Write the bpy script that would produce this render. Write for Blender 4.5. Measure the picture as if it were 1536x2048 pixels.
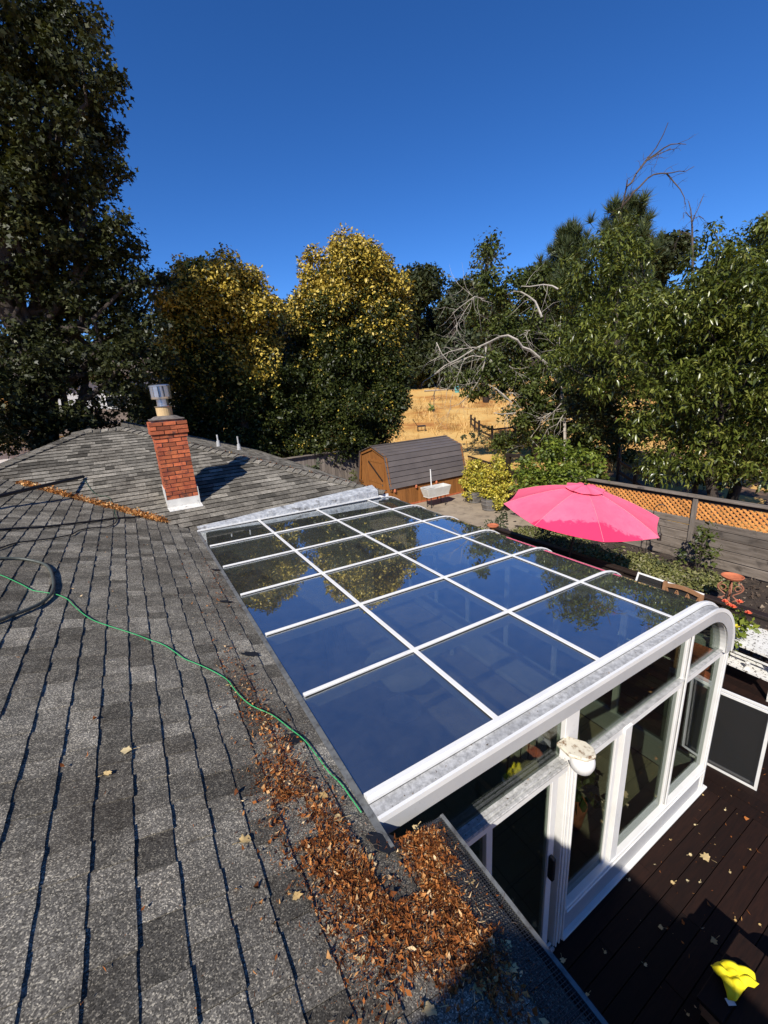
import bpy, math, random
import numpy as np
from mathutils import Vector, Matrix
for o in list(bpy.data.objects): bpy.data.objects.remove(o)
SC = bpy.context.scene
COL = SC.collection
rng = np.random.default_rng(7)
random.seed(7)
R = math.radians
# ---------------------------------------------------------------- camera, sky, sun, exposure
CAM = np.array([0.0, 0.0, 4.47]); FPX = 840.0
YAW, PITCH, ROLL = R(30.27), R(-16.4), R(-3.68)
_f = np.array([math.sin(YAW)*math.cos(PITCH), math.cos(YAW)*math.cos(PITCH), math.sin(PITCH)])
_r = np.array([math.cos(YAW), -math.sin(YAW), 0.0]); _u = np.cross(_r, _f)
CR = math.cos(ROLL)*_r + math.sin(ROLL)*_u; CU = -math.sin(ROLL)*_r + math.cos(ROLL)*_u; CF = _f
cd = bpy.data.cameras.new('camera'); cam = bpy.data.objects.new('camera', cd); COL.objects.link(cam)
cd.sensor_fit = 'HORIZONTAL'; cd.sensor_width = 36.0; cd.lens = 36.0*FPX/1536.0
cd.clip_start = 0.05; cd.clip_end = 3000
cam.matrix_world = Matrix(((CR[0], CU[0], -CF[0], CAM[0]), (CR[1], CU[1], -CF[1], CAM[1]), (CR[2], CU[2], -CF[2], CAM[2]), (0, 0, 0, 1)))
SC.camera = cam
SUN_EL, SUN_AZ = R(41.0), R(39.0)            # elevation; direction the light travels (from +X)
W = bpy.data.worlds.new('World'); SC.world = W; W.use_nodes = True
nt = W.node_tree; nt.nodes.clear()
sky = nt.nodes.new('ShaderNodeTexSky'); sky.sky_type = 'NISHITA'; sky.sun_disc = False
sky.sun_elevation = SUN_EL; sky.sun_rotation = math.atan2(-math.cos(SUN_AZ), -math.sin(SUN_AZ))
sky.altitude = 1500; sky.air_density = 1.0; sky.dust_density = 0.2; sky.ozone_density = 6.0
gm = nt.nodes.new('ShaderNodeGamma'); gm.inputs[1].default_value = 1.08
hs = nt.nodes.new('ShaderNodeHueSaturation'); hs.inputs['Saturation'].default_value = 1.15
bg = nt.nodes.new('ShaderNodeBackground'); bg.inputs[1].default_value = 0.085
tn = nt.nodes.new('ShaderNodeMix'); tn.data_type = 'RGBA'; tn.blend_type = 'MULTIPLY'; tn.inputs[0].default_value = 1.0; tn.inputs[7].default_value = (.95, 1.03, 1.24, 1)
wo = nt.nodes.new('ShaderNodeOutputWorld')
nt.links.new(sky.outputs[0], gm.inputs[0]); nt.links.new(gm.outputs[0], hs.inputs['Color']); nt.links.new(hs.outputs[0], tn.inputs[6]); nt.links.new(tn.outputs[2], bg.inputs[0]); nt.links.new(bg.outputs[0], wo.inputs[0])
sd = bpy.data.lights.new('sun', 'SUN'); sun = bpy.data.objects.new('sun', sd); COL.objects.link(sun)
sd.energy = 5.0; sd.angle = R(0.53); sd.color = (1.0, 0.95, 0.87)
SD = Vector((math.cos(SUN_AZ)*math.cos(SUN_EL), math.sin(SUN_AZ)*math.cos(SUN_EL), -math.sin(SUN_EL)))
sun.rotation_euler = SD.to_track_quat('-Z', 'Y').to_euler(); sun.location = (-20, -15, 30)
vs = SC.view_settings; vs.view_transform = 'Standard'; vs.look = 'None'; vs.exposure = 0.33; vs.gamma = 1.0
SC.cycles.use_denoising = True
SC.cycles.max_bounces = 8; SC.cycles.transparent_max_bounces = 24; SC.cycles.caustics_reflective = False; SC.cycles.caustics_refractive = False
# ---------------------------------------------------------------- helpers
def ray(px, py): return CF + CR*((px-768)/FPX) - CU*((py-1024)/FPX)
def at(px, py, D):
    d = ray(px, py); return CAM + d*(D/math.hypot(d[0], d[1]))
def onz(px, py, z):
    d = ray(px, py); return CAM + d*((z-CAM[2])/d[2])
def hit(px, py, n, c):
    d = ray(px, py); return CAM + d*((c-np.dot(n, CAM))/np.dot(n, d))
def project(P):
    v = np.asarray(P)-CAM; d = v@CF
    return 768+FPX*(v@CR)/d, 1024-FPX*(v@CU)/d, d
def mpp(px, py, D):
    d = ray(px, py); return D/math.hypot(d[0], d[1])/FPX
LOC = {}
def tag(o, label=None, cat=None, group=None, kind=None):
    if label: o['label'] = label
    if cat: o['category'] = cat
    if group: o['group'] = group
    if kind: o['kind'] = kind
    return o
def thing(name, label, cat, loc=(0, 0, 0), group=None, kind=None):
    o = bpy.data.objects.new(name, None); COL.objects.link(o); o.location = loc; o.empty_display_size = 0.2
    LOC[o] = np.array(loc, float); return tag(o, label, cat, group, kind)
def link(name, me, parent=None, loc=(0, 0, 0)):
    o = bpy.data.objects.new(name, me); COL.objects.link(o); o.location = loc
    if parent is not None: o.parent = parent
    LOC[o] = (LOC[parent] if parent is not None else np.zeros(3)) + np.array(loc, float)
    return o
def unit(v):
    v = np.asarray(v, float); return v/(np.linalg.norm(v)+1e-12)
def frame(d, up=(0, 0, 1)):
    d = unit(d); up = np.asarray(up, float)
    if abs(d@unit(up)) > .98: up = np.array([1., 0, 0]) if abs(d[0]) < .9 else np.array([0, 1., 0])
    s = unit(np.cross(d, up)); return d, s, np.cross(s, d)
BOXF = [(0, 3, 2, 1), (4, 5, 6, 7), (0, 1, 5, 4), (1, 2, 6, 5), (2, 3, 7, 6), (3, 0, 4, 7)]
class MB:
    def __init__(s): s.v = []; s.f = []; s.t = []
    def add(s, vs, fs, tone=.5):
        n = len(s.v); s.v.extend([tuple(map(float, p)) for p in vs])
        s.f.extend([tuple(i+n for i in f) for f in fs]); s.t.extend([tone]*len(fs)); return s
    def box(s, c, sz, ax=None, tone=.5):
        c = np.asarray(c, float); h = np.asarray(sz, float)/2
        ax = np.eye(3) if ax is None else np.asarray(ax)
        vs = [c+ax[0]*x*h[0]+ax[1]*y*h[1]+ax[2]*z*h[2] for z in (-1, 1) for x, y in ((-1, -1), (1, -1), (1, 1), (-1, 1))]
        return s.add(vs, BOXF, tone)
    def bb(s, a, b, tone=.5):
        a = np.minimum(a, b).astype(float), np.maximum(a, b).astype(float)
        return s.box((a[0]+a[1])/2, a[1]-a[0], None, tone)
    def bar(s, p, q, w, h, up=(0, 0, 1), tone=.5):
        p = np.asarray(p, float); q = np.asarray(q, float); d, sd_, u = frame(q-p, up)
        return s.box((p+q)/2, (np.linalg.norm(q-p), w, h), (d, sd_, u), tone)
    def tube(s, pts, r, n=6, tone=.5):
        pts = [np.asarray(p, float) for p in pts]; m = len(pts)
        rr = [r]*m if np.isscalar(r) else list(r)
        vs = []; prev = None
        for i, p in enumerate(pts):
            d = unit(pts[min(i+1, m-1)]-pts[max(i-1, 0)])
            if prev is None: _, a, b = frame(d)
            else:
                a = unit(prev-d*(prev@d)); b = np.cross(a, d)
            prev = a
            for k in range(n):
                t = 2*math.pi*k/n; vs.append(p+rr[i]*(math.cos(t)*a+math.sin(t)*b))
        fs = [(i*n+k, i*n+(k+1) % n, (i+1)*n+(k+1) % n, (i+1)*n+k) for i in range(m-1) for k in range(n)]
        fs += [tuple(range(n))[::-1], tuple((m-1)*n+k for k in range(n))]
        return s.add(vs, fs, tone)
    def lathe(s, prof, c, n=20, tone=.5):
        c = np.asarray(c, float); m = len(prof)
        vs = [c+np.array([r*math.cos(2*math.pi*k/n), r*math.sin(2*math.pi*k/n), z]) for r, z in prof for k in range(n)]
        fs = [(i*n+k, i*n+(k+1) % n, (i+1)*n+(k+1) % n, (i+1)*n+k) for i in range(m-1) for k in range(n)]
        return s.add(vs, fs, tone)
    def prism(s, poly, ext, tone=.5):
        n = len(poly); e = np.asarray(ext, float); P = [np.asarray(p, float) for p in poly]
        return s.add(P+[p+e for p in P], [tuple(range(n))[::-1], tuple(range(n, 2*n))]+[(i, (i+1) % n, n+(i+1) % n, n+i) for i in range(n)], tone)
    def build(s, name, mat, parent=None, smooth=False, bevel=0, shift=True, kind=None):
        off = LOC[parent] if parent is not None else np.zeros(3)
        me = bpy.data.meshes.new(name)
        me.from_pydata([(p[0]-off[0], p[1]-off[1], p[2]-off[2]) for p in s.v], [], s.f)
        at_ = me.attributes.new('tone', 'FLOAT', 'FACE'); at_.data.foreach_set('value', np.array(s.t, np.float32))
        me.materials.append(mat)
        if smooth: me.polygons.foreach_set('use_smooth', np.ones(len(me.polygons), bool))
        me.update()
        o = link(name, me, parent)
        if bevel:
            b = o.modifiers.new('bevel', 'BEVEL'); b.width = bevel; b.segments = 1; b.limit_method = 'ANGLE'
        if kind: o['kind'] = kind
        return o
def tri_mesh(name, V, F, tone, mat, parent=None, kind=None, tip=None):
    off = LOC[parent] if parent is not None else np.zeros(3)
    V = (V-off).astype(np.float32); F = F.astype(np.int32)
    me = bpy.data.meshes.new(name); me.vertices.add(len(V)); me.vertices.foreach_set('co', V.ravel())
    me.loops.add(F.size); me.loops.foreach_set('vertex_index', F.ravel())
    me.polygons.add(len(F)); me.polygons.foreach_set('loop_start', np.arange(0, F.size, 3, dtype=np.int32))
    a = me.attributes.new('tone', 'FLOAT', 'FACE'); a.data.foreach_set('value', tone.astype(np.float32))
    if tip is not None:
        a = me.attributes.new('tip', 'FLOAT', 'FACE'); a.data.foreach_set('value', tip.astype(np.float32))
    me.materials.append(mat); me.update(calc_edges=True)
    o = link(name, me, parent)
    if kind: o['kind'] = kind
    return o
# ---------------------------------------------------------------- materials
class N:
    def __init__(s, name):
        s.m = bpy.data.materials.new(name); s.m.use_nodes = True; s.t = s.m.node_tree; s.t.nodes.clear()
        s.out = s.n('ShaderNodeOutputMaterial'); s.tc = s.n('ShaderNodeTexCoord')
    def n(s, k, **kw):
        x = s.t.nodes.new(k)
        for a, b in kw.items(): setattr(x, a, b)
        return x
    def l(s, a, b): s.t.links.new(a, b)
    def noise(s, scale, detail=5, rough=.6, stretch=None, coord='Object'):
        x = s.n('ShaderNodeTexNoise'); x.inputs['Scale'].default_value = scale; x.inputs['Detail'].default_value = detail; x.inputs['Roughness'].default_value = rough
        if stretch:
            mp = s.n('ShaderNodeMapping'); mp.inputs['Scale'].default_value = stretch
            s.l(s.tc.outputs[coord], mp.inputs[0]); s.l(mp.outputs[0], x.inputs['Vector'])
        else: s.l(s.tc.outputs[coord], x.inputs['Vector'])
        return x.outputs[0]
    def ramp(s, fac, stops):
        x = s.n('ShaderNodeValToRGB'); e = x.color_ramp.elements
        while len(e) < len(stops): e.new(.5)
        for i, (p, c) in enumerate(stops): e[i].position = p; e[i].color = (c[0], c[1], c[2], 1)
        s.l(fac, x.inputs[0]); return x.outputs[0]
    def attr(s, name): return s.n('ShaderNodeAttribute', attribute_name=name).outputs['Fac']
    def mix(s, fac, a, b, mode='MIX'):
        x = s.n('ShaderNodeMix', data_type='RGBA', blend_type=mode)
        for sock, val in ((x.inputs[0], fac), (x.inputs[6], a), (x.inputs[7], b)):
            if hasattr(val, 'node'): s.l(val, sock)
            elif isinstance(val, (int, float)): sock.default_value = val
            else: sock.default_value = (val[0], val[1], val[2], 1)
        return x.outputs[2]
    def math(s, op, a, b=0.0):
        x = s.n('ShaderNodeMath', operation=op)
        for i, v in enumerate((a, b)):
            if hasattr(v, 'node'): s.l(v, x.inputs[i])
            else: x.inputs[i].default_value = v
        return x.outputs[0]
    def bump(s, h, strength=.3, dist=.01):
        x = s.n('ShaderNodeBump'); x.inputs['Strength'].default_value = strength; x.inputs['Distance'].default_value = dist
        s.l(h, x.inputs['Height']); return x.outputs[0]
    def bsdf(s, color, rough=.6, metal=0, spec=.5, normal=None, link=True):
        x = s.n('ShaderNodeBsdfPrincipled')
        if hasattr(color, 'node'): s.l(color, x.inputs['Base Color'])
        else: x.inputs['Base Color'].default_value = (*color, 1)
        if hasattr(rough, 'node'): s.l(rough, x.inputs['Roughness'])
        else: x.inputs['Roughness'].default_value = rough
        x.inputs['Metallic'].default_value = metal; x.inputs['Specular IOR Level'].default_value = spec
        if normal is not None: s.l(normal, x.inputs['Normal'])
        if link: s.l(x.outputs[0], s.out.inputs[0])
        return x
def tonemul(g, col, lo=.65, hi=1.35):
    t = g.n('ShaderNodeMapRange'); t.clamp = False; g.l(g.attr('tone'), t.inputs[0]); t.inputs[3].default_value = lo; t.inputs[4].default_value = hi
    c = g.n('ShaderNodeCombineColor'); [g.l(t.outputs[0], c.inputs[i]) for i in range(3)]
    return g.mix(1.0, col, c.outputs[0], 'MULTIPLY')
def M(name, c1, c2=None, scale=6, rough=.6, metal=0, bump=0, bscale=None, stretch=None, spec=.5, tone=None, dirt=None, dscale=3, dpos=(.5, .7), bdist=.01):
    g = N(name); c2 = c2 or tuple(x*.75 for x in c1)
    col = g.ramp(g.noise(scale, stretch=stretch), [(.3, c1), (.7, c2)])
    if dirt: col = g.mix(g.ramp(g.noise(dscale, 8, .7), [(dpos[0], (0, 0, 0)), (dpos[1], (1, 1, 1))]), col, dirt)
    if tone: col = tonemul(g, col, *tone)
    nm = g.bump(g.noise(bscale or scale*6, 6, stretch=stretch), bump, bdist) if bump else None
    g.bsdf(col, rough, metal, spec, nm); return g.m
def leafmat(name, stops, rough=.42, trans=.22, spec=.4, tipcol=None):
    g = N(name); col = g.ramp(g.attr('tone'), stops)
    if tipcol: col = g.mix(g.attr('tip'), col, g.ramp(g.attr('tone'), tipcol))
    b = g.bsdf(col, rough, 0, spec, link=False)
    t = g.n('ShaderNodeBsdfTranslucent'); g.l(g.mix(1.0, col, (1.25, 1.3, .55), 'MULTIPLY'), t.inputs[0])
    ms = g.n('ShaderNodeMixShader'); ms.inputs[0].default_value = trans
    g.l(b.outputs[0], ms.inputs[1]); g.l(t.outputs[0], ms.inputs[2]); g.l(ms.outputs[0], g.out.inputs[0]); return g.m
def glassmat(name, tint, f0, fmax, wob=.0, wscale=1.2, dirt=0):
    g = N(name); lw = g.n('ShaderNodeLayerWeight'); lw.inputs[0].default_value = .5
    p = g.math('POWER', lw.outputs['Facing'], 3.5); fac = g.math('ADD', g.math('MULTIPLY', p, fmax), f0)
    tr = g.n('ShaderNodeBsdfTransparent'); tr.inputs[0].default_value = (*tint, 1)
    gl = g.n('ShaderNodeBsdfGlossy'); gl.inputs['Roughness'].default_value = 0.0; gl.inputs[0].default_value = (.93, .97, 1.0, 1)
    if wob:
        nm = g.bump(g.noise(wscale, 2, .4), wob, .02); g.l(nm, gl.inputs['Normal'])
    ms = g.n('ShaderNodeMixShader'); g.l(fac, ms.inputs[0]); g.l(tr.outputs[0], ms.inputs[1]); g.l(gl.outputs[0], ms.inputs[2])
    last = ms.outputs[0]
    if dirt:
        df = g.n('ShaderNodeBsdfDiffuse'); df.inputs[0].default_value = (.5, .5, .46, 1)
        m2 = g.n('ShaderNodeMixShader'); g.l(g.math('MULTIPLY', g.noise(7, 8, .7), dirt), m2.inputs[0]); g.l(last, m2.inputs[1]); g.l(df.outputs[0], m2.inputs[2]); last = m2.outputs[0]
    g.l(last, g.out.inputs[0]); return g.m
def shinglemat(name, c1, c2, lo, hi, cell=230, spk=1.0):
    g = N(name)
    big = g.ramp(g.noise(2.2, 4), [(.3, c1), (.7, c2)])
    vo = g.n('ShaderNodeTexVoronoi'); vo.inputs['Scale'].default_value = cell; g.l(g.tc.outputs['Object'], vo.inputs['Vector'])
    sp = g.n('ShaderNodeSeparateColor'); g.l(vo.outputs['Color'], sp.inputs[0])
    k = spk
    gran = g.ramp(sp.outputs[0], [(0, (1-.80*k,)*3), (.45, (1-.25*k,)*3), (.75, (1+.15*k,)*3), (.90, (1+1.5*k, 1+1.45*k, 1+1.25*k)), (1, (1+2.6*k, 1+2.5*k, 1+2.2*k))])
    col = g.mix(1.0, big, gran, 'MULTIPLY')
    col = tonemul(g, col, lo, hi)
    mott = g.ramp(g.noise(14, 6, .7), [(.35, (.72, .72, .72)), (.65, (1.2, 1.2, 1.2))]); col = g.mix(1.0, col, mott, 'MULTIPLY')
    stain = g.ramp(g.noise(1.3, 8, .65), [(.50, (0, 0, 0)), (.72, (.45, .45, .45))])
    col = g.mix(stain, col, (.035, .026, .018))
    g.bsdf(col, .95, 0, .12, g.bump(sp.outputs[1], .5, .004)); return g.m
m_sh = shinglemat('asphalt_shingle', (.192, .176, .146), (.145, .130, .106), .62, 1.38, 240, .78)
m_sh2 = shinglemat('weathered_shingle', (.205, .187, .155), (.155, .139, .114), .5, 1.5, 120, .35)
m_deckroof = M('roof_felt', (.02, .018, .016), rough=.95)
m_brickA = M('red_brick', (.56, .150, .050), (.33, .070, .030), 9, .85, bump=.5, bscale=60, tone=(.45, 1.4), dirt=(.045, .03, .025), dscale=8, dpos=(.54, .68))
m_mortar = M('mortar', (.24, .20, .165), (.06, .05, .045), 12, .95, bump=.4)
m_white = M('white_aluminium', (.80, .785, .745), (.70, .685, .65), 4, .38, bump=.03, dirt=(.42, .40, .36), dscale=30, dpos=(.62, .80))
m_whited = M('dirty_white_aluminium', (.62, .61, .58), (.40, .395, .38), 3, .5, bump=.1, dirt=(.19, .185, .175), dscale=30, dpos=(.38, .72))
m_grey_sill = M('grey_aluminium', (.48, .475, .46), (.41, .405, .40), 3, .45, dirt=(.33, .32, .31), dscale=40, dpos=(.6, .8))
m_flash = M('painted_flashing', (.54, .55, .55), (.26, .27, .28), 9, .5, bump=.9, bscale=11, bdist=.04, dirt=(.08, .07, .06), dscale=5, dpos=(.55, .66))
m_dull = M('dull_metal', (.16, .165, .16), (.09, .09, .085), 10, .6, dirt=(.04, .035, .03), dscale=20)
m_galv = M('galvanised_steel', (.55, .57, .60), (.35, .37, .40), 8, .28, metal=.9, bump=.05)
m_glass = glassmat('roof_glass', (.70, .74, .72), .37, .48, .012, .9, .075)
m_glassw = glassmat('wall_glass', (.62, .66, .60), .05, .55, .02, 1.2)
m_black = M('black_rubber', (.012, .012, .013), rough=.55)
m_dark = M('dark_stained_wood', (.030, .018, .013), (.016, .010, .008), 5, .55, stretch=(1, 8, 8), bump=.2)
m_deckw = M('redwood_deck', (.019, .0072, .004), (.008, .0036, .0024), 4, .75, spec=.2, stretch=(1.2, 14, 14), bump=.25, tone=(.55, 1.4))
m_cream = M('stucco_cream', (.55, .50, .42), rough=.9, bump=.2)
m_concrete = M('patio_concrete', (.37, .295, .21), (.25, .195, .14), 1.6, .9, bump=.3, bscale=30, dirt=(.10, .08, .06), dscale=2.5, dpos=(.5, .75))
m_soil = M('garden_mulch', (.060, .042, .030), (.030, .020, .014), 9, .95, bump=.9, bscale=45, bdist=.03)
m_greyw = M('weathered_grey_wood', (.25, .205, .165), (.115, .090, .068), 2.2, .85, stretch=(9, 1, 9), bump=.4, bscale=14, tone=(.55, 1.35), dirt=(.05, .04, .032), dscale=3.5, dpos=(.55, .72))
m_greyv = M('weathered_fence_board', (.23, .19, .155), (.12, .098, .08), 3, .85, stretch=(9, 9, 1), bump=.4, tone=(.6, 1.35))
m_lattice = M('cedar_lattice', (.70, .32, .085), (.55, .21, .05), 8, .7, tone=(.7, 1.3))
m_shedw = M('stained_cedar_siding', (.33, .135, .032), (.19, .070, .018), 3, .6, stretch=(10, 10, 1), bump=.2, tone=(.75, 1.25))
m_shedroof = M('brown_metal_roof', (.125, .105, .096), (.095, .080, .074), 2, .5, tone=(.8, 1.25), bump=.04)
m_porc = M('white_porcelain_sink', (.66, .65, .60), (.55, .53, .48), 5, .4, dirt=(.25, .22, .18), dscale=8, dpos=(.6, .8))
m_barrel = M('grey_barrel_staves', (.17, .15, .135), (.09, .08, .07), 5, .8, stretch=(8, 8, 1), bump=.3, tone=(.7, 1.3))
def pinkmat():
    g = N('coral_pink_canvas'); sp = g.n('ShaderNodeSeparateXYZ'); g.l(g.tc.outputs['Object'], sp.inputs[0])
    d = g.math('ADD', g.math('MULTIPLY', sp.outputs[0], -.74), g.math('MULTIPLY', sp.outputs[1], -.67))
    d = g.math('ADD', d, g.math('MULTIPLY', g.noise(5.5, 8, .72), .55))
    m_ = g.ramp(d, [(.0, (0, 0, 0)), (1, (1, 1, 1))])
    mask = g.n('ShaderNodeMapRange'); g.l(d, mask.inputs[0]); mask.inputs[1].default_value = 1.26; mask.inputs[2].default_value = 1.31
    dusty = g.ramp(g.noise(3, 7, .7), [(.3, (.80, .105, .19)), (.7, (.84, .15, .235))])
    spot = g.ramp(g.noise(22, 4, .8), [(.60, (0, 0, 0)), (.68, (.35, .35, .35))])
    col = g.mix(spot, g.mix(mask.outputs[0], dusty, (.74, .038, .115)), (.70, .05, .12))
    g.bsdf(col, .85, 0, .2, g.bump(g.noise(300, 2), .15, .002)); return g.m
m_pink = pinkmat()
m_terra = M('terracotta', (.55, .17, .07), (.40, .11, .05), 9, .8, bump=.2)
m_teak = M('teak_wood', (.36, .19, .095), (.26, .13, .06), 5, .6, stretch=(1, 6, 6))
m_rust = M('rusty_iron', (.42, .17, .10), (.25, .09, .05), 20, .7)
m_paint = M('flaking_white_paint', (.78, .76, .70), (.66, .64, .58), 6, .7, bump=.3, dirt=(.05, .035, .025), dscale=26, dpos=(.55, .60))
m_yel = M('yellow_cloth', (.95, .80, .012), (.90, .72, .010), 6, .8, bump=.2, bscale=20)
m_green = M('green_cord', (.05, .40, .13), rough=.45)
m_hose = M('grey_hose', (.085, .095, .08), (.045, .05, .042), 40, .5)
m_bark = M('bark', (.075, .055, .042), (.035, .026, .02), 8, .9, bump=.8, stretch=(4, 4, 1), bdist=.03)
m_dead = M('bleached_dead_wood', (.46, .41, .34), (.30, .26, .215), 5, .85)
m_twig = M('dark_twig', (.10, .075, .06), (.06, .045, .035), 8, .9)
m_tile = M('floor_tile', (.42, .34, .24), (.33, .26, .18), 3, .5, tone=(.85, 1.15))
m_mesh = M('gutter_guard_mesh', (.028, .028, .030), rough=.6)
def fieldmat():
    g = N('dry_grass_ground')
    a = g.ramp(g.noise(.13, 8, .62), [(.32, (.56, .29, .085)), (.46, (.64, .41, .145)), (.56, (.58, .32, .095)), (.64, (.38, .155, .045)), (.74, (.58, .36, .12))])
    b = g.ramp(g.noise(2.5, 8, .75, (1, 1, 1)), [(.3, (.88, .87, .85)), (.65, (1.06, 1.06, 1.04))])
    g.bsdf(g.mix(1.0, a, b, 'MULTIPLY'), .95, 0, .1, g.bump(g.noise(3, 5, .6), .2, .02)); return g.m
m_field = fieldmat()
# ================================================================= HOUSE
K = 1/3.0; NX = np.array([.31623, 0, .94868]); NY = np.array([0, -.31623, .94868])
X0, Z0, YF = .624, 2.491, 6.934
XE = .92
def zroof(x): return Z0+(X0-x)*K
def zfar(y): return Z0+(y-YF)*K
CN = NX@np.array([X0, 0, Z0]); CFAR = NY@np.array([0, YF, Z0])
def onroof(px, py, lift=0.0): return hit(px, py, NX, CN)+NX*lift
def onfar(px, py, lift=0.0): return hit(px, py, NY, CFAR)+NY*lift
house = thing('house', 'low house with grey shingle roofs, brick chimney and sunroom lean-to', 'house', (0, 5, 0))
VX, VY = -2.29, 9.85                       # valley meets ridge here
RL, RR, RY = -.83, -.05, 11.3; ZR = zfar(RY); ZN = zroof(VX)
t = .10
near = MB(); dz = np.array([0, 0, -t])
near.prism([(XE, -3, zroof(XE)), (XE, 1.25, zroof(XE)), (X0, 1.25, Z0), (X0, YF, Z0), (VX, VY, ZN), (VX, -3, ZN)], dz)
near.prism([(VX, -3, ZN), (VX, 9.8, ZN), (-6.0, 9.8, zroof(VX)-3.71*K), (-6.0, -3, zroof(VX)-3.71*K)], dz)
roofN = near.build('roof', m_deckroof, house)
far = MB()
far.prism([(X0, YF, Z0), (4.1, YF, Z0), (RR, RY, ZR), (RL, RY, ZR), (VX, VY, ZN)], dz)
far.prism([(4.1, YF, Z0), (4.1, 17, Z0), (RR, 17, ZR), (RR, RY, ZR)], dz)
far.prism([(VX, VY, ZN), (RL, RY, ZR), (RL, 17, ZR), (-6, 17, 2.1), (-6, VY, 2.1)], dz)
roofF = far.build('roof', m_deckroof, house)
def shingle_v(O, eu, ev, n, u0, v0, v1, off, th, L=.165, seg=1, jit=0.0, r=rng):
    vs = []
    for k in range(seg+1):
        v = v0+(v1-v0)*k/seg; j = (r.random()-.5)*2*jit if 0 < k < seg else 0
        j2 = (r.random()-.5)*.0016 if seg > 1 else 0
        lo = O+eu*(u0+off+j)+ev*v; hi = O+eu*(u0+L)+ev*v
        vs += [lo-n*.002, lo+n*(th+j2), hi+n*.0025]
    fs = []
    for k in range(seg):
        a = 3*k; b = a+3
        fs += [(a, b, b+1, a+1), (a+1, b+1, b+2, a+2)]
    e = 3*seg; fs += [(0, 1, 2), (e, e+2, e+1)]
    return vs, fs
def edge_tone(mb, n0, tone):
    for i in range(n0, len(mb.t)):      # bare asphalt cut edge, painted near black to deepen the shadow line under it
        k = i-n0; mb.t[i] = -.60 if (k % 2 == 0 and k < len(mb.t)-n0-2) else tone
    return mb
def courses(O, eu, ev, n, umin, umax, vlim, step, wmin, wmax):
    out = []; u = umin; c = 0
    while u < umax:
        a, b = vlim(u+.07); a2, b2 = a, b
        v = a-rng.random()*wmax
        hi = rng.random() < .5
        while v < b:
            w = wmin+(wmax-wmin)*rng.random(); x0, x1 = max(v, a), min(v+w, b)
            if x1-x0 > .02:
                tone = np.clip(.5+rng.normal(0, .34), -.1, 1.15)
                out.append((u, x0+.0014, x1-.0014, (0 if hi else .0032)+rng.normal(0, .0009), (.0130 if hi else .0095)+rng.random()*.0015, tone))
            hi = not hi; v += w
        u += step; c += 1
    return out
eu = np.array([-.94868, 0, .31623]); ev = np.array([0, 1., 0]); O = np.array([XE, 0, zroof(XE)])
def nearlim(u):
    x = XE-u*.94868
    lo = -.6 if True else 0
    hi = 1.25 if x > X0 else YF+(X0-x)
    return lo, hi
tabs = courses(O, eu, ev, NX, 0.0, (XE-VX)/.94868-.05, nearlim, .143, .09, .22)
big = []
for i, tb in enumerate(tabs):
    P = O+eu*(tb[0]+.07)+ev*(tb[1]+tb[2])/2; q = project(P)
    inf = q[2] > .2 and -150 < q[0] < 1686 and 0 < q[1] < 2200
    big.append((-(tb[2]-tb[1])*.143/max(q[2], .3)**3 if inf else 1e9+i, i))
top = set(i for s, i in sorted(big)[:300] if s < 1e8)
rest = MB()
for i, tb in enumerate(tabs):
    if i in top:
        vs, fs = shingle_v(O, eu, ev, NX, *tb[:5], seg=6, jit=.0016); edge_tone(MB().add(vs, fs, tb[5]), 0, tb[5]).build('shingle', m_sh, roofN)
    else:
        vs, fs = shingle_v(O, eu, ev, NX, *tb[:5], seg=2, jit=.001); n0 = len(rest.t); edge_tone(rest.add(vs, fs, tb[5]), n0, tb[5])
rest.build('shingle_courses', m_sh, roofN, kind='stuff')
euF = np.array([0, .94868, .31623]); evF = np.array([1., 0, 0]); OF = np.array([0, YF, Z0])
def farlim(u):
    y = YF+u*.94868
    lo = X0-(y-YF) if y < VY else RL-(RY-y)
    return lo, 4.1-(y-YF)*(4.15/(RY-YF))
fr = MB()
for tb in courses(OF, euF, evF, NY, .02, 4.56, farlim, .143, .13, .36):
    vs, fs = shingle_v(OF, euF, evF, NY, *tb[:4], tb[4]+.006, seg=1); n0 = len(fr.t); edge_tone(fr.add(vs, fs, tb[5]), n0, tb[5])
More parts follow.
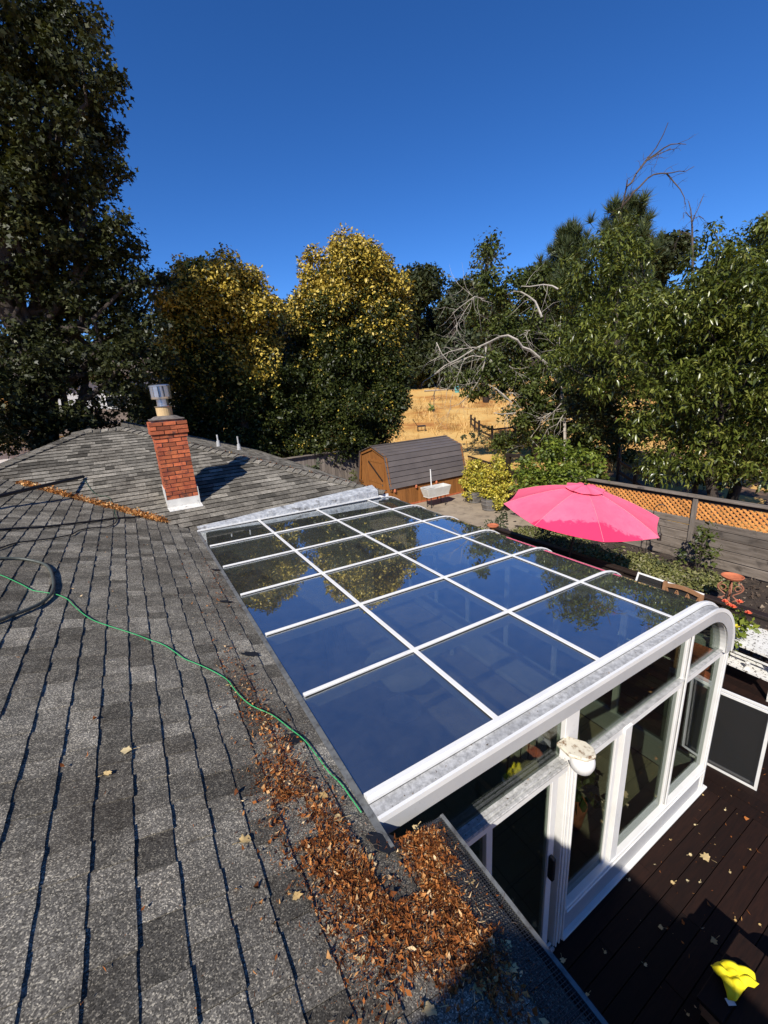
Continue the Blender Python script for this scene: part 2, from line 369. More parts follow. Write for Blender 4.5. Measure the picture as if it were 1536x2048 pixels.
# the strip of roof beyond the right hip
KR = (ZR-Z0)/4.15; nR = unit([KR, 0, 1]); euR = unit([-1, 0, KR]); OR = np.array([4.1, 0, Z0])
for tb in courses(OR, euR, ev, nR, .0, 4.3, lambda u: (YF+u*.97*(RY-YF)/4.15, 17), .143, .15, .36):
    vs, fs = shingle_v(OR, euR, ev, nR, *tb[:4], tb[4]+.006, seg=1); n0 = len(fr.t); edge_tone(fr.add(vs, fs, tb[5]), n0, tb[5])
fr.build('shingle_courses', m_sh2, roofF, kind='stuff')
def ridge(P, Q, n1, n2, w=.135, step=.15, parent=None):
    P = np.asarray(P, float); Q = np.asarray(Q, float); d = unit(Q-P); L = np.linalg.norm(Q-P)
    s1 = unit(np.cross(n1, d)); s1 = s1 if s1[2] < 0 or abs(s1[2]) < 1e-6 else -s1
    s2 = unit(np.cross(n2, d)); s2 = s2 if s2[2] < 0 else -s2
    up = unit(n1+n2); k = 0
    while k*step < L:
        a = P+d*(k*step); b = P+d*(k*step+.23); h0 = .046+.006*rng.random(); h1 = .016
        ww = w*(1+rng.normal(0, .05)); sk = d*rng.normal(0, .006)
        vs = [a+s1*ww+up*h0+sk, a+up*(h0+.006), a+s2*ww+up*h0-sk, b+s1*ww+up*h1, b+up*(h1+.006), b+s2*ww+up*h1,
              a+s1*ww+up*(h0-.014)+sk, a+up*(h0-.008), a+s2*ww+up*(h0-.014)-sk]
        MB().add(vs, [(0, 1, 4, 3), (1, 2, 5, 4), (6, 7, 1, 0), (7, 8, 2, 1), (6, 0, 3), (8, 5, 2)], np.clip(.5+rng.normal(0, .2), 0, 1)).build('ridge_cap', m_sh2, parent)
        k += 1
nL = unit(np.array([-KR, 0, 1.]))
ridge((4.1, YF, Z0), (RR, RY, ZR), NY, nR, parent=roofF)
ridge((VX, VY, ZN), (RL, RY, ZR), NY, nL, parent=roofF)
ridge((RR, RY, ZR), (RL, RY, ZR), NY, unit(np.array([0, .3, 1.])), parent=roofF)
ridge((VX, -2.5, ZN), (VX, 9.6, ZN), NX, nL, parent=roofN)
# walls, eaves, gutter, flashing
w = MB(); w.bb((.35, -3, 0), (.60, YF+.1, 2.36)); w.bb((-5.6, -3, 0), (.35, 9, 2.1)); w.bb((.6, 7.02, 0), (3.75, 16.8, 2.40)); w.bb((-5.6, 9, 0), (.6, 16.8, 2.3))
w.build('wall', m_cream, house)
us = MB(); us.prism([(-4.2, -1.2, 2.0), (-1.0, -1.2, 2.0), (-1.0, -1.2, 4.5), (-1.16, -1.2, 4.86), (-1.62, -1.2, 5.2), (-4.2, -1.2, 5.2)], (0, -3, 0)); us.build('shadow_block', m_cream, house)  # unseen block behind the camera, added and shaped to cast the roof corner shadow
g = MB()
g.bb((XE-.005, -3, 2.24), (XE+.012, 1.24, 2.375)); g.build('fascia_board', m_whited, house)
g = MB(); g.bb((3.76, YF-.02, 2.30), (4.16, YF+.0, 2.47)); g.bb((4.10, YF, 2.30), (4.13, 17, 2.46)); g.build('fascia_board', m_white, house)
# gutter guard: a lip and a fine open mesh resting on the eave
gg = MB(); gx0, gx1 = .80, .955
def gz(x): return zroof(x)+.022
for i in range(13):
    x = gx0+(gx1-gx0)*i/12; gg.bar((x, -1.2, gz(x)), (x, 1.27, gz(x)), .0022, .002, NX)
for j in range(206):
    y = -1.2+j*.012; gg.bar((gx0, y, gz(gx0)+.001), (gx1, y, gz(gx1)+.001), .0022, .002, NX)
gg.build('gutter_guard', m_mesh, house, kind='stuff')
g = MB(); g.bb((.955, -3, 2.26), (.972, 1.275, gz(.955)+.006)); g.bb((.84, 1.262, 2.26), (.97, 1.276, 2.40)); g.bb((.85, -3, 2.25), (.96, 1.26, 2.27)); g.build('gutter', m_dull, house)
fl = MB(); fl.bar((X0+.012, 1.22, Z0+.008), (X0+.012, YF, Z0+.008), .035, .014); fl.bar((X0+.03, 1.22, Z0-.03), (X0+.03, YF, Z0-.03), .006, .08)
fl.build('edge_flashing', m_dull, house)
# painted step flashing where the far roof meets the glass
for i in range(6):
    x0 = X0+.02+i*.545; x1 = x0+.555; hh = lambda x: .03+.016*(x-X0); y1 = lambda x: .03+.050*(x-X0)/3.3
    bz = lambda x: Z0-(x-X0)*.0236+.012
    f = MB(); e = .006*(i % 2)
    f.prism([(x0, YF-.035-e, bz(x0)), (x1, YF-.035-e, bz(x1)), (x1, YF-.02-e, Z0+hh(x1)), (x0, YF-.02-e, Z0+hh(x0))], (0, .004, .0))
    f.prism([(x0, YF-.02-e, Z0+hh(x0)), (x1, YF-.02-e, Z0+hh(x1)), (x1, YF+y1(x1)*2.4, Z0+hh(x1)+y1(x1)*.95+rng.normal(0, .006)), (x0, YF+y1(x0)*2.4, Z0+hh(x0)+y1(x0)*.95+rng.normal(0, .006))], (0, 0, .004))
    f.build('flashing_sheet', m_flash, house)
f = MB(); f.prism([(X0, YF-.035, Z0+.01), (3.95, YF-.035, Z0-.05), (3.95, YF-.06, Z0-.05), (X0, YF-.06, Z0+.01)], (0, 0, .018)); f.build('flashing_sheet', m_white, house)
for x, y, h in ((1.62, 10.3, .20), (1.95, 11.2, .16)):
    p = onfar(470, 893) if h > .18 else onfar(428, 886)
    p = np.array([p[0]+.12, p[1]+.18, p[2]])
    MB().lathe([(.05, -.10), (.035, .02), (.018, .03), (.018, h), (.012, h)], p, 12).build('vent_pipe', m_whited, house, smooth=False)
# chimney
m_flashw = M('white_painted_lead', (.70, .68, .62), (.55, .53, .48), 7, .7, bump=.3, dirt=(.09, .08, .07), dscale=9, dpos=(.56, .68))
CX0, CX1, CY0, CY1, CT = .342, .832, 7.72, 8.21, 4.20
core = MB(); core.bb((CX0+.012, CY0+.012, 2.4), (CX1-.012, CY1-.012, CT))
core.prism([(CX0-.01, CY0-.01, CT), (CX1+.01, CY0-.01, CT), (CX1+.01, CY1+.01, CT), (CX0-.01, CY1+.01, CT)], (0, 0, .012))
core.lathe([(.24, CT+.012), (.17, CT+.05), (.12, CT+.06)], ((CX0+CX1)/2, (CY0+CY1)/2, 0), 20)
chim = core.build('chimney', m_mortar, house)
z = 2.905; ci = 0
while z < CT-.03:
    corb = max(0, ci-15)*0.0 + (.038 if ci >= 16 else (.014 if ci == 15 else 0))
    x0, x1, y0, y1 = CX0-corb, CX1+corb, CY0-corb, CY1+corb
    for axis in (0, 1):
        L = (x1-x0) if axis == 0 else (y1-y0)-.20
        cuts = [0, .2, .4, L] if (ci+axis) % 2 == 0 else [0, .1, .3, L]
        cuts = [c for c in cuts if c < L-.03]+[L]
        for a, b in zip(cuts[:-1], cuts[1:]):
            for sidek in (0, 1):
                a2, b2 = a+.006+rng.normal(0, .002), b-.006+rng.normal(0, .0015); pr = abs(rng.normal(0, .004))
                if axis == 0:
                    lo = (x0+a2, (y0-pr) if sidek == 0 else y1-.095, z+rng.normal(0, .0012)); hi = (x0+b2, y0+.095 if sidek == 0 else y1+pr, z+.0545)
                else:
                    lo = ((x0-pr) if sidek == 0 else x1-.095, y0+.1+a2, z+rng.normal(0, .0012)); hi = (x0+.095 if sidek == 0 else x1+pr, y0+.1+b2, z+.0545)
                MB().bb(lo, hi, np.clip(.5+rng.normal(0, .25), 0, 1)).build('brick', m_brickA, chim)
    z += .0672; ci += 1
fb = MB(); fb.bb((CX0-.012, CY0-.014, 2.55), (CX1+.012, CY0, 2.90)); fb.bb((CX0-.014, CY0, 2.5), (CX0-.001, CY1, 3.08)); fb.bb((CX1+.001, CY0, 2.5), (CX1+.014, CY1, 3.06))
fb.build('base_flashing', m_flashw, chim)
ap = MB(); q = [(CX0+.0, CY0-.13), (CX1+.03, CY0-.13), (CX1+.02, CY0), (CX0-.02, CY0)]
ap.prism([(x, y, zfar(y)+.016) for x, y in q], (0, 0, .006)); ap.build('apron_flashing', m_flashw, chim)
cx, cy = (CX0+CX1)/2, (CY0+CY1)/2
m_flue = M('clay_flue_tile', (.62, .44, .22), (.48, .33, .16), 14, .9, dirt=(.12, .10, .07), dscale=18, dpos=(.6, .75))
MB().lathe([(.118, CT+.03), (.122, CT+.20), (.10, CT+.20)], (cx, cy, 0), 22).build('flue_tile', m_flue, chim)
cap = MB(); B = CT+.20
cap.lathe([(.135, B), (.137, B+.012), (.09, B+.016), (.088, B+.12), (.155, B+.125), (.157, B+.155), (.150, B+.155)], (cx, cy, 0), 26)
cap.lathe([(.150, B+.315), (.160, B+.317), (.160, B+.335), (.13, B+.350), (0.001, B+.352)], (cx, cy, 0), 26)
for k in range(12):
    a = k*math.pi/6; ww = .105 if k % 3 else .03
    c = np.array([cx+.148*math.cos(a), cy+.148*math.sin(a), B+.236])
    cap.box(c, (.004, ww*.62, .165), ((math.cos(a), math.sin(a), 0), (-math.sin(a), math.cos(a), 0), (0, 0, 1)))
cap.lathe([(.115, B+.15), (.115, B+.32)], (cx, cy, 0), 16)
cap.build('vent_cap', m_galv, chim)

# ================================================================= SUNROOM
sr = thing('sunroom', 'white framed curved eave glass sunroom attached to the shingle roof eave', 'sunroom', (2.6, 4.2, 0))
SL = .0236; RC = .60; XS = 4.02; ZS = Z0-(XS-X0)*SL; ZC = ZS-RC; XR = XS+RC
YK = {k: 6.936-(6-k)*.91 for k in range(1, 7)}; YE = 1.50; YW = 1.417
P1, P2, P3 = X0+.966, X0+2.009, X0+3.060
def zg(x): return Z0-(x-X0)*SL
def path(xa, arc_to=1.0, n=10):
    pts = [(xa, zg(xa), SL, 1.0), (XS, ZS, SL, 1.0)] if xa < XS else []
    if arc_to > 0:
        for i in range(1, n+1):
            a = math.pi/2*(1-arc_to*i/n); pts.append((XS+RC*math.cos(a), ZC+RC*math.sin(a), math.cos(a), math.sin(a)))
    return pts
def sweep(pts, y0, y1, h0, h1, mb=None):
    mb = mb or MB(); vs = []; m = len(pts)
    for x, z, nx, nz in pts:
        l = math.hypot(nx, nz); nx /= l; nz /= l
        vs += [(x+nx*h0, y0, z+nz*h0), (x+nx*h0, y1, z+nz*h0), (x+nx*h1, y1, z+nz*h1), (x+nx*h1, y0, z+nz*h1)]
    fs = [(0, 1, 2, 3), tuple(4*(m-1)+k for k in (3, 2, 1, 0))]
    for i in range(m-1):
        for k in range(4): fs.append((4*i+k, 4*i+(k+1) % 4, 4*i+4+(k+1) % 4, 4*i+4+k))
    return mb.add(vs, fs)
bays = [(YE, YK[1])]+[(YK[k], YK[k+1]) for k in range(1, 6)]
for a, b in bays:
    for xa, xb in ((X0+.02, P1), (P1, P2), (P2, P3)):
        tl = rng.normal(0, .0012); t2 = rng.normal(0, .0012)
        p = MB(); p.prism([(xa+.004, a+.004, zg(xa)+tl), (xb-.004, a+.004, zg(xb)-tl+t2), (xb-.004, b-.004, zg(xb)-tl-t2), (xa+.004, b-.004, zg(xa)+tl)], (0, 0, .006))
        p.build('glass_pane', m_glass, sr)
    p = sweep([(P3+.004, zg(P3+.004), SL, 1)]+path(P3, 1.0, 14)[1:], a+.004, b-.004, 0, .006)
    p.build('curved_pane', m_glass, sr, smooth=False)
for k in range(1, 7):
    y = YK[k] if k < 6 else YK[6]-.03
    sweep(path(X0+.045), y-.0165, y+.0165, .008, .022).build('glazing_bar', m_white, sr)
    for s_ in (-1, 1): sweep(path(X0+.05), y+s_*.019-.002, y+s_*.019+.002, .0065, .012).build('gasket', m_black, sr)
    sweep(path(X0+.05), y-.007, y+.007, .022, .027).build('bar_cap', m_white, sr)
    sweep(path(X0+.05), y-.025, y+.025, -.10, -.004).build('rafter', m_grey_sill, sr)
for x, ww in ((P1, .020), (P2, .020), (P3, .017)):
    q = MB(); q.prism([(x-ww, YE, zg(x-ww)+.007), (x+ww, YE, zg(x+ww)+.007), (x+ww, YK[6], zg(x+ww)+.007), (x-ww, YK[6], zg(x-ww)+.007)], (0, 0, .009)); q.build('purlin', m_white, sr, bevel=.002)
    for s_ in (-1, 1): MB().bb((x+s_*(ww+.002)-.0018, YE+.01, zg(x)+.0065), (x+s_*(ww+.002)+.0018, YK[6], zg(x)+.011)).build('gasket', m_black, sr)
    q = MB(); q.bb((x-.022, YE, zg(x)-.07), (x+.022, YK[6], zg(x)-.004)); q.build('purlin_rib', m_grey_sill, sr)
eb = path(X0+.03, 1.0, 14)
beam = sweep(eb, 1.452, 1.505, .004, .034).build('end_beam', m_white, sr)
sweep(eb, 1.470, 1.490, .0345, .044).build('beam_ridge', m_white, beam)
sweep(eb, 1.372, 1.450, -.01, .014).build('beam_top', m_whited, beam)
sweep(eb, 1.352, 1.370, -.01, .024).build('beam_lip', m_white, beam)
sweep(eb, 1.4503, 1.4517, .0, .017).build('gasket', m_black, beam)
sweep(eb, 1.3703, 1.3717, .0, .0165).build('gasket', m_black, beam)
sweep(eb, 1.356, 1.368, -.105, -.0105).build('beam_fascia', m_grey_sill, beam)
sweep(eb, 1.372, 1.50, -.11, -.0105).build('beam_core', m_white, beam)
def wb(name, x0, x1, z0, z1, y0=1.40, y1=1.45, mat=m_white, bevel=.004, parent=None):
    return MB().bb((x0, y0, z0), (x1, y1, z1)).build(name, mat, parent or sr, bevel=bevel)
cp = wb('corner_post', 4.575, 4.655, 0.02, ZC, 1.385, 1.455); wb('post_rib', 4.60, 4.63, .02, ZC, 1.375, 1.385, parent=cp)
mp_ = wb('mullion', 3.755, 3.845, .35, 2.31); wb('mullion_rib', 3.785, 3.815, .35, 2.31, 1.378, 1.39, parent=mp_)
wb('mullion', 2.10, 2.245, 1.955, 2.34, 1.385, 1.45)
dp = wb('door_post', 2.135, 2.25, 0.02, 1.95, 1.375, 1.45)
for x in (2.145, 2.185, 2.225): wb('post_rib', x, x+.016, .02, 1.95, 1.362, 1.3745, parent=dp)
wb('mullion', 2.865, 2.965, .35, 1.80, 1.38, 1.45); wb('window_stile', 2.80, 2.850, .36, 1.79, 1.41, 1.445)
rl = wb('rail', 2.26, 4.57, 1.745, 1.825, 1.398, 1.445); wb('rail_lip', 2.26, 4.57, 1.8255, 1.838, 1.385, 1.425, m_whited, .002, rl)
hd = wb('door_header', .62, 2.13, 1.865, 1.945, 1.365, 1.445)
wb('header_top', .62, 2.10, 1.946, 1.960, 1.345, 1.43, m_whited, .002, hd)
for i, y in enumerate((1.350, 1.378)): wb('header_groove', .62, 2.10, 1.9605, 1.968, y, y+.012, m_whited, 0, hd)
sl = wb('sill_rail', 2.26, 4.57, .30, .358, 1.372, 1.455); wb('sill_lip', 2.26, 4.57, .318, .332, 1.358, 1.3715, parent=sl)
wb('sill_panel', 2.255, 3.80, .03, .2995, 1.395, 1.44, m_grey_sill, 0); wb('sill_panel', 3.806, 4.57, .03, .2995, 1.395, 1.44, m_grey_sill, 0)
wb('base_flashing', 2.24, 4.70, .006, .026, 1.355, 1.44, m_white, .003)
# sliding door and tracks
dr = wb('sliding_door', 2.02, 2.085, .06, 1.86, 1.40, 1.445, m_white)
wb('door_stile', 1.40, 1.455, .06, 1.86, 1.40, 1.445, parent=dr); wb('door_rail', 1.455, 2.02, .06, .12, 1.405, 1.44, parent=dr)
wb('handle', 2.025, 2.06, .88, 1.10, 1.355, 1.3985, m_black, .006, parent=dr)
wb('door_glass', 1.456, 2.019, .121, 1.859, 1.418, 1.424, m_glassw, 0, parent=dr)
wb('door_glass', .66, 1.399, .08, 1.86, 1.432, 1.438, m_glassw, 0, parent=dr)
for i in range(4): wb('door_track', .62, 2.13, .0, .035+.01*(i % 2), 1.36+.03*i, 1.378+.03*i, m_white if i % 2 else m_grey_sill, 0)
wb('door_glass', 2.252, 2.799, .36, 1.745, 1.424, 1.430, m_glassw, 0, parent=dr)
for x0, x1 in ((2.967, 3.753), (3.847, 4.573)): wb('wall_pane', x0, x1, .36, 1.745, 1.418, 1.424, m_glassw, 0)
for x0, x1, z0 in ((.66, 2.098, 1.97), (2.247, 3.753, 1.853)): wb('gable_pane', x0, x1, z0, 2.335, 1.418, 1.424, m_glassw, 0)
arc = [(XS+(RC-.09)*math.cos(a), 1.418, ZC+(RC-.09)*math.sin(a)) for a in np.linspace(0.04, math.pi/2, 12)]
MB().prism([(3.847, 1.418, 1.853)]+arc+[(3.847, 1.418, 2.335)], (0, .006, 0)).build('gable_pane', m_glassw, sr)
for x0, x1, z0, z1 in ((2.967, 3.753, .36, 1.745), (3.847, 4.573, .36, 1.745)):
    m_ = MB(); [m_.bb((a, 1.430, b), (c, 1.46, d)) for a, b, c, d in ((x0, z0, x0+.03, z1), (x1-.03, z0, x1, z1), (x0, z0, x1, z0+.03), (x0, z1-.03, x1, z1))]
    m_.build('window_frame', m_grey_sill, sr)
wb('gutter_stub', 4.66, 4.70, 1.80, 1.84, 1.38, 1.44, m_white)
# long front wall facing the garden
fw = MB(); fw.bb((4.56, 1.46, .02), (4.64, 6.93, .33)); fw.build('kneewall', m_grey_sill, sr)
wbar = MB(); wbar.bb((4.57, 1.46, ZC-.05), (4.65, 6.93, ZC+.01)); wbar.build('eave_rail', m_white, sr)
for k in range(1, 7): MB().bb((4.57, YK[k]-.03, .33), (4.64, YK[k]+.03, ZC-.05)).build('front_post', m_white, sr)
for a, b in bays: MB().bb((4.60, a+.03, .335), (4.606, b-.035, ZC-.055)).build('front_pane', m_glassw, sr)
# floor tiles inside
fl = MB().bb((.6, 1.46, -.02), (4.56, 7.0, .004)).build('floor', m_mortar); tag(fl, kind='structure')
for i in range(10):
    for j in range(14):
        MB().bb((.61+.395*i, 1.47+.395*j, .0045), (.61+.395*i+.389, 1.47+.395*j+.389, .012), np.clip(.5+rng.normal(0, .2), 0, 1)).build('tile', m_tile, fl)
# white wall light on the door post
gp = hit(1164, 1522, np.array([0, 1., 0]), 1.27)
lt = thing('wall_light', 'round white wall light with dirty cream top plate on sunroom door post', 'light', gp)
s = MB(); s.lathe([(.002, -.082), (.04, -.076), (.066, -.052), (.080, -.012), (.080, .02), (.066, .052), (.02, .06)], gp, 22); s.build('globe', m_white, lt, smooth=True)
m_cap = M('dirty_cream_plastic', (.66, .61, .48), (.55, .49, .36), 9, .6, dirt=(.20, .12, .06), dscale=22, dpos=(.52, .62))
pl = [gp+np.array(v) for v in ((-.10, .13, .075), (-.11, .02, .07), (-.05, -.06, .062), (.03, -.075, .06), (.075, -.03, .062), (.075, .03, .065), (.0, .13, .08))]
MB().prism(pl, (0, 0, .03)).build('top_plate', m_cap, lt, bevel=.008)
MB().bar(gp+np.array([-.05, .12, .03]), gp+np.array([-.02, .0, .03]), .06, .06).build('bracket', m_white, lt)
# ================================================================= GROUND, DECK, PATIO
def grid(name, x0, x1, y0, y1, nx, ny, zf, mat, kind='structure'):
    xs = np.linspace(x0, x1, nx+1); ys = np.linspace(y0, y1, ny+1); X, Y = np.meshgrid(xs, ys)
    V = np.stack([X.ravel(), Y.ravel(), zf(X.ravel(), Y.ravel())], 1)
    i = (np.arange(ny)[:, None]*(nx+1)+np.arange(nx)[None]).ravel()
    F = np.concatenate([np.stack([i, i+1, i+nx+2], 1), np.stack([i, i+nx+2, i+nx+1], 1)])
    o = tri_mesh(name, V, F, np.full(len(F), .5), mat, kind=kind)
    o.data.polygons.foreach_set('use_smooth', np.ones(len(F), bool)); return o
def zfield(x, y):
    d = np.hypot(x, y)
    b = .10*np.sin(x*.31+1)*np.sin(y*.27)+.05*np.sin(x*.9)*np.cos(y*.8)
    return -.14+np.clip((d-17)/12, 0, 1)*b+np.clip(d-27, 0, 110)**1.3*.021+np.clip(d-137, 0, 900)*.02
def onfield(px, py):
    d = ray(px, py); lo, hi = 5., 400.
    d = d/math.hypot(d[0], d[1])
    for t_ in np.arange(14, 300, .25):
        q = CAM+d*t_
        if q[2] < float(zfield(q[0], q[1])): return np.array([q[0], q[1], float(zfield(q[0], q[1]))])
    return q
grid('field', -700, 700, -500, 900, 280, 280, zfield, m_field)
grid('field_near', 11.2, 75, 4, 75, 150, 160, lambda x, y: zfield(x, y)+.004, m_field)
patio = MB().bb((4.1, 7.7, -.2), (12.6, 16.4, -.004)).build('patio', m_concrete); tag(patio, kind='structure')
bed = grid('garden_bed', 7.5, 11.05, -3, 9.2, 50, 140, lambda x, y: -.03+.035*np.sin(x*5+y*2)*np.sin(y*4.2)+.02*np.sin(x*13)*np.cos(y*11), m_soil)
m_dirt = M('dry_dirt', (.22, .125, .07), (.12, .07, .042), 1.2, .95, bump=.6, bscale=12, bdist=.05, dirt=(.045, .03, .02), dscale=.8, dpos=(.5, .62))
grid('shaded_dirt', 11.15, 30, -6, 14.5, 60, 60, lambda x, y: zfield(x, y)+.03*np.sin(x*3)*np.sin(y*2.4)+.012, m_dirt)
deck = MB().bb((.6, -3.5, -.20), (7.5, 7.7, -.045)).build('deck', m_dark); tag(deck, kind='structure')
y = -1.2
while y < 1.46:                                         # boards running away from the house in front of the end wall
    for xa, xb in ((.65, 2.4+rng.random()*1.2), (0, 4.70)):
        if xa == 0: xa = last+.004
        last = xb
        MB().bb((xa, y, -.044), (xb, y+.136, rng.normal(0, .0012)), np.clip(.5+rng.normal(0, .22), 0, 1)).build('plank', m_deckw, deck)
    y += .143
x = 4.706
while x < 7.45:                                         # boards along the garden side
    for ya, yb in ((-1.5, 2.6+rng.normal(0, .5)), (0, 7.7)):
        if ya == 0: ya = last+.004
        last = yb
        MB().bb((x, ya, -.044), (x+.136, yb, rng.normal(0, .0012)), np.clip(.5+rng.normal(0, .22), 0, 1)).build('plank', m_deckw, deck)
    x += .142
# deck railing
rail = thing('deck_railing', 'dark brown wooden deck railing running below the pink umbrella', 'railing', (7.45, 4, 0))
MB().bb((7.38, -1.0, .90), (7.52, 7.3, .945)).build('top_rail', m_dark, rail, bevel=.006)
MB().bb((7.43, -1.0, .80), (7.47, 7.3, .885)).build('side_rail', m_dark, rail); MB().bb((7.43, -1.0, .14), (7.47, 7.3, .22)).build('side_rail', m_dark, rail)
for y in (7.25, 5.6, 4.0, 2.35, .7): MB().bb((7.40, y-.045, -.04), (7.50, y+.045, .895)).build('post', m_dark, rail)
for k in range(52): MB().bb((7.435, -.9+k*.157, .22), (7.465, -.865+k*.157, .80)).build('baluster', m_dark, rail)
pc = thing('post_cap_dish', 'round terracotta dish on the end post of the dark deck railing', 'dish', (7.42, 7.3, .95))
MB().bb((7.36, 7.24, .0), (7.48, 7.36, .95)).build('post', m_teak, pc); MB().lathe([(.001, .951), (.13, .951), (.145, .985), (.135, .99), (.12, .965), (.001, .965)], (7.42, 7.3, 0), 20).build('dish', m_terra, pc)

# ================================================================= FENCES
lf = thing('lattice_fence', 'grey board fence topped with orange cedar lattice panels', 'fence', (11.1, 2, 0))
for i, (a, b) in enumerate(((-.02, .20), (.215, .44), (.452, .68), (.692, .86), (.872, 1.035))):
    th = .05+.012*(i == 0)
    for ya, yb in ((-4, 1.9), (1.905, 4.44), (4.445, 6.9), (6.905, 9.6)):
        MB().bb((11.10-rng.random()*.012-.01*(4-i)*.3, ya, a), (11.10+th, yb, b-.004+rng.normal(0, .003)), np.clip(.5+rng.normal(0, .2), 0, 1)).build('board', m_greyw, lf, bevel=.004)
for y in (-2.4, 1.0, 4.44, 7.9): MB().bb((11.06, y-.05, -.1), (11.155, y+.05, 1.555)).build('post', m_greyv, lf, bevel=.004)
MB().bb((11.03, -4, 1.56), (11.22, 9.6, 1.605)).build('cap_rail', m_greyw, lf, bevel=.005); MB().bb((11.10, -4, 1.475), (11.15, 9.6, 1.557)).build('top_rail', m_dark, lf)
zl0, zl1 = 1.04, 1.50
for s in (1, -1):
    y = -1.5
    while y < 9.5:
        h = zl1-zl0; xa = 11.113 if s > 0 else 11.126
        MB().bar((xa, y, zl0), (xa, y+s*h, zl1), .042, .009, (1, 0, 0), np.clip(.5+rng.normal(0, .22), 0, 1)).build('lattice_slat', m_lattice, lf)
        y += .118
bf = thing('board_fence', 'weathered grey vertical board fence behind the barn roof shed', 'fence', (8, 16.6, 0))
x = 1.0
while x < 12.4:
    wd = .135+.01*rng.random()
    MB().bb((x, 16.58+rng.normal(0, .004), -.1), (x+wd, 16.605, 1.90+rng.normal(0, .015)), np.clip(.5+rng.normal(0, .25), 0, 1)).build('board', m_greyv, bf); x += wd+.008
for k in range(72): MB().bb((1.0+k*.16, 16.45, 1.98+rng.normal(0, .006)), (1.15+k*.16, 16.72, 2.005), np.clip(.5+rng.normal(0, .25), 0, 1)).build('cap_board', m_greyv, bf)
MB().bb((1.0, 16.53, 1.90), (12.5, 16.578, 1.98)).build('top_rail', m_greyv, bf); MB().bb((1.0, 16.54, .3), (12.5, 16.578, .39)).build('bottom_rail', m_greyv, bf)
# dark lattice panel and post between the shed and the garden fence
dl = thing('dark_lattice_panel', 'small dark lattice fence panel behind the yellow potted shrubs', 'fence panel', (12, 12, 0))
A, B = np.array([12.3, 13.6, 0]), np.array([11.12, 9.9, 0]); d_ = unit(B-A); Lp = np.linalg.norm(B-A)
MB().bar(A+[0, 0, 1.45], B+[0, 0, 1.45], .06, .05).build('rail', m_dark, dl); MB().bar(A+[0, 0, .15], B+[0, 0, .15], .05, .05).build('rail', m_dark, dl)
for s in (1, -1):
    q = -.8
    while q < Lp+.8:
        a0, a1 = q, q+s*1.27
        f0 = [(a0, .17), (a1, 1.43)]
        def clip(pa, pb):
            (u0, z0), (u1, z1) = pa, pb; t0, t1 = 0., 1.
            for lo, hi in ((0, Lp),):
                du = u1-u0
                ta, tb = sorted(((lo-u0)/du, (hi-u0)/du)); t0 = max(t0, ta); t1 = min(t1, tb)
            return (t0, t1) if t1-t0 > .05 else None
        c = clip(*f0)
        if c:
            pa = A+d_*(a0+(a1-a0)*c[0])+np.array([0, 0, .17+1.26*c[0]]); pb = A+d_*(a0+(a1-a0)*c[1])+np.array([0, 0, .17+1.26*c[1]])
            MB().bar(pa+np.array([.01*s, 0, 0]), pb+np.array([.01*s, 0, 0]), .034, .008, np.cross(d_, (0, 0, 1))).build('lattice_slat', m_dark, dl)
        q += .13
gp_ = thing('gate_post', 'tall dark wooden gate posts joined by a short beam by the shrubs', 'gate posts', (11.1, 10, 0))
MB().bb((11.03, 10.15, 0), (11.15, 10.28, 2.0)).build('post', m_dark, gp_); MB().bb((11.05, 9.55, 0), (11.15, 9.66, 1.95)).build('post', m_dark, gp_)
MB().bb((11.02, 9.5, 1.95), (11.16, 10.32, 2.04)).build('beam', m_dark, gp_); MB().bb((11.06, 9.66, 1.2), (11.12, 10.15, 1.5)).build('board', m_dark, gp_)
def rail_fence(name, label, pts, posts, rails, r=.06, hgt=1.2, grp=None):
    T = thing(name, label, 'fence', (pts[0][0], pts[0][1], 0), grp)
    P = [np.array([p[0], p[1], float(zfield(p[0], p[1]))]) for p in pts]
    for a, b in zip(P[:-1], P[1:]):
        for z in rails: MB().bar(a+[0, 0, z], b+[0, 0, z], .05, .13).build('rail', m_dark, T)
        n = max(1, round(np.linalg.norm(b-a)/posts))
        for k in range(n+(b is P[-1])): q = a+(b-a)*k/n; MB().bb((q[0]-r, q[1]-r, q[2]-.1), (q[0]+r, q[1]+r, q[2]+hgt)).build('post', m_dark, T)
    return T
rail_fence('rail_fence', 'dark two rail wooden fence standing in the golden dry field', [tuple(onfield(*q)[:2]) for q in ((942, 858), (958, 872), (984, 886), (1030, 880))], 2.6, (.45, .95), hgt=1.25)
rail_fence('rail_fence', 'low brown rail fence in the tree shade beyond the lattice', [(26, 15.0), (18.2, 10.4), (15.4, 7.4)], 2.6, (.42, .85), hgt=1.05)

# ================================================================= SHED, SINK, BARRELS
sx0, sx1, sy0, sb = 8.10, 11.80, 13.28, 1.22; ZE, ZK, KI, ZP = .79, 2.00, .25, 2.29
shed = thing('garden_shed', 'stained wooden garden shed with brown ribbed barn roof and plank door', 'shed', (10, 14.5, 0))
prof = [(0, 0), (0, ZE), (KI, ZK), (sb, ZP), (2*sb-KI, ZK), (2*sb, ZE), (2*sb, 0)]
ww_ = MB()
ww_.prism([(sx0+.06, sy0+y, z-.03 if z > .1 else .04) for y, z in prof], (sx1-sx0-.12, 0, 0)); ww_.build('wall', m_shedw, shed)
x = sx0+.06
while x < sx1-.1:
    b = min(x+.148, sx1-.06); MB().bb((x+.003, sy0-.014, .06), (b-.003, sy0-.001, ZE-.03), np.clip(.5+rng.normal(0, .2), 0, 1)).build('siding_board', m_shedw, shed); x += .15
MB().bb((sx0, sy0-.03, -.01), (sx1, sy0+.03, .06)).build('skid', m_brickA, shed)
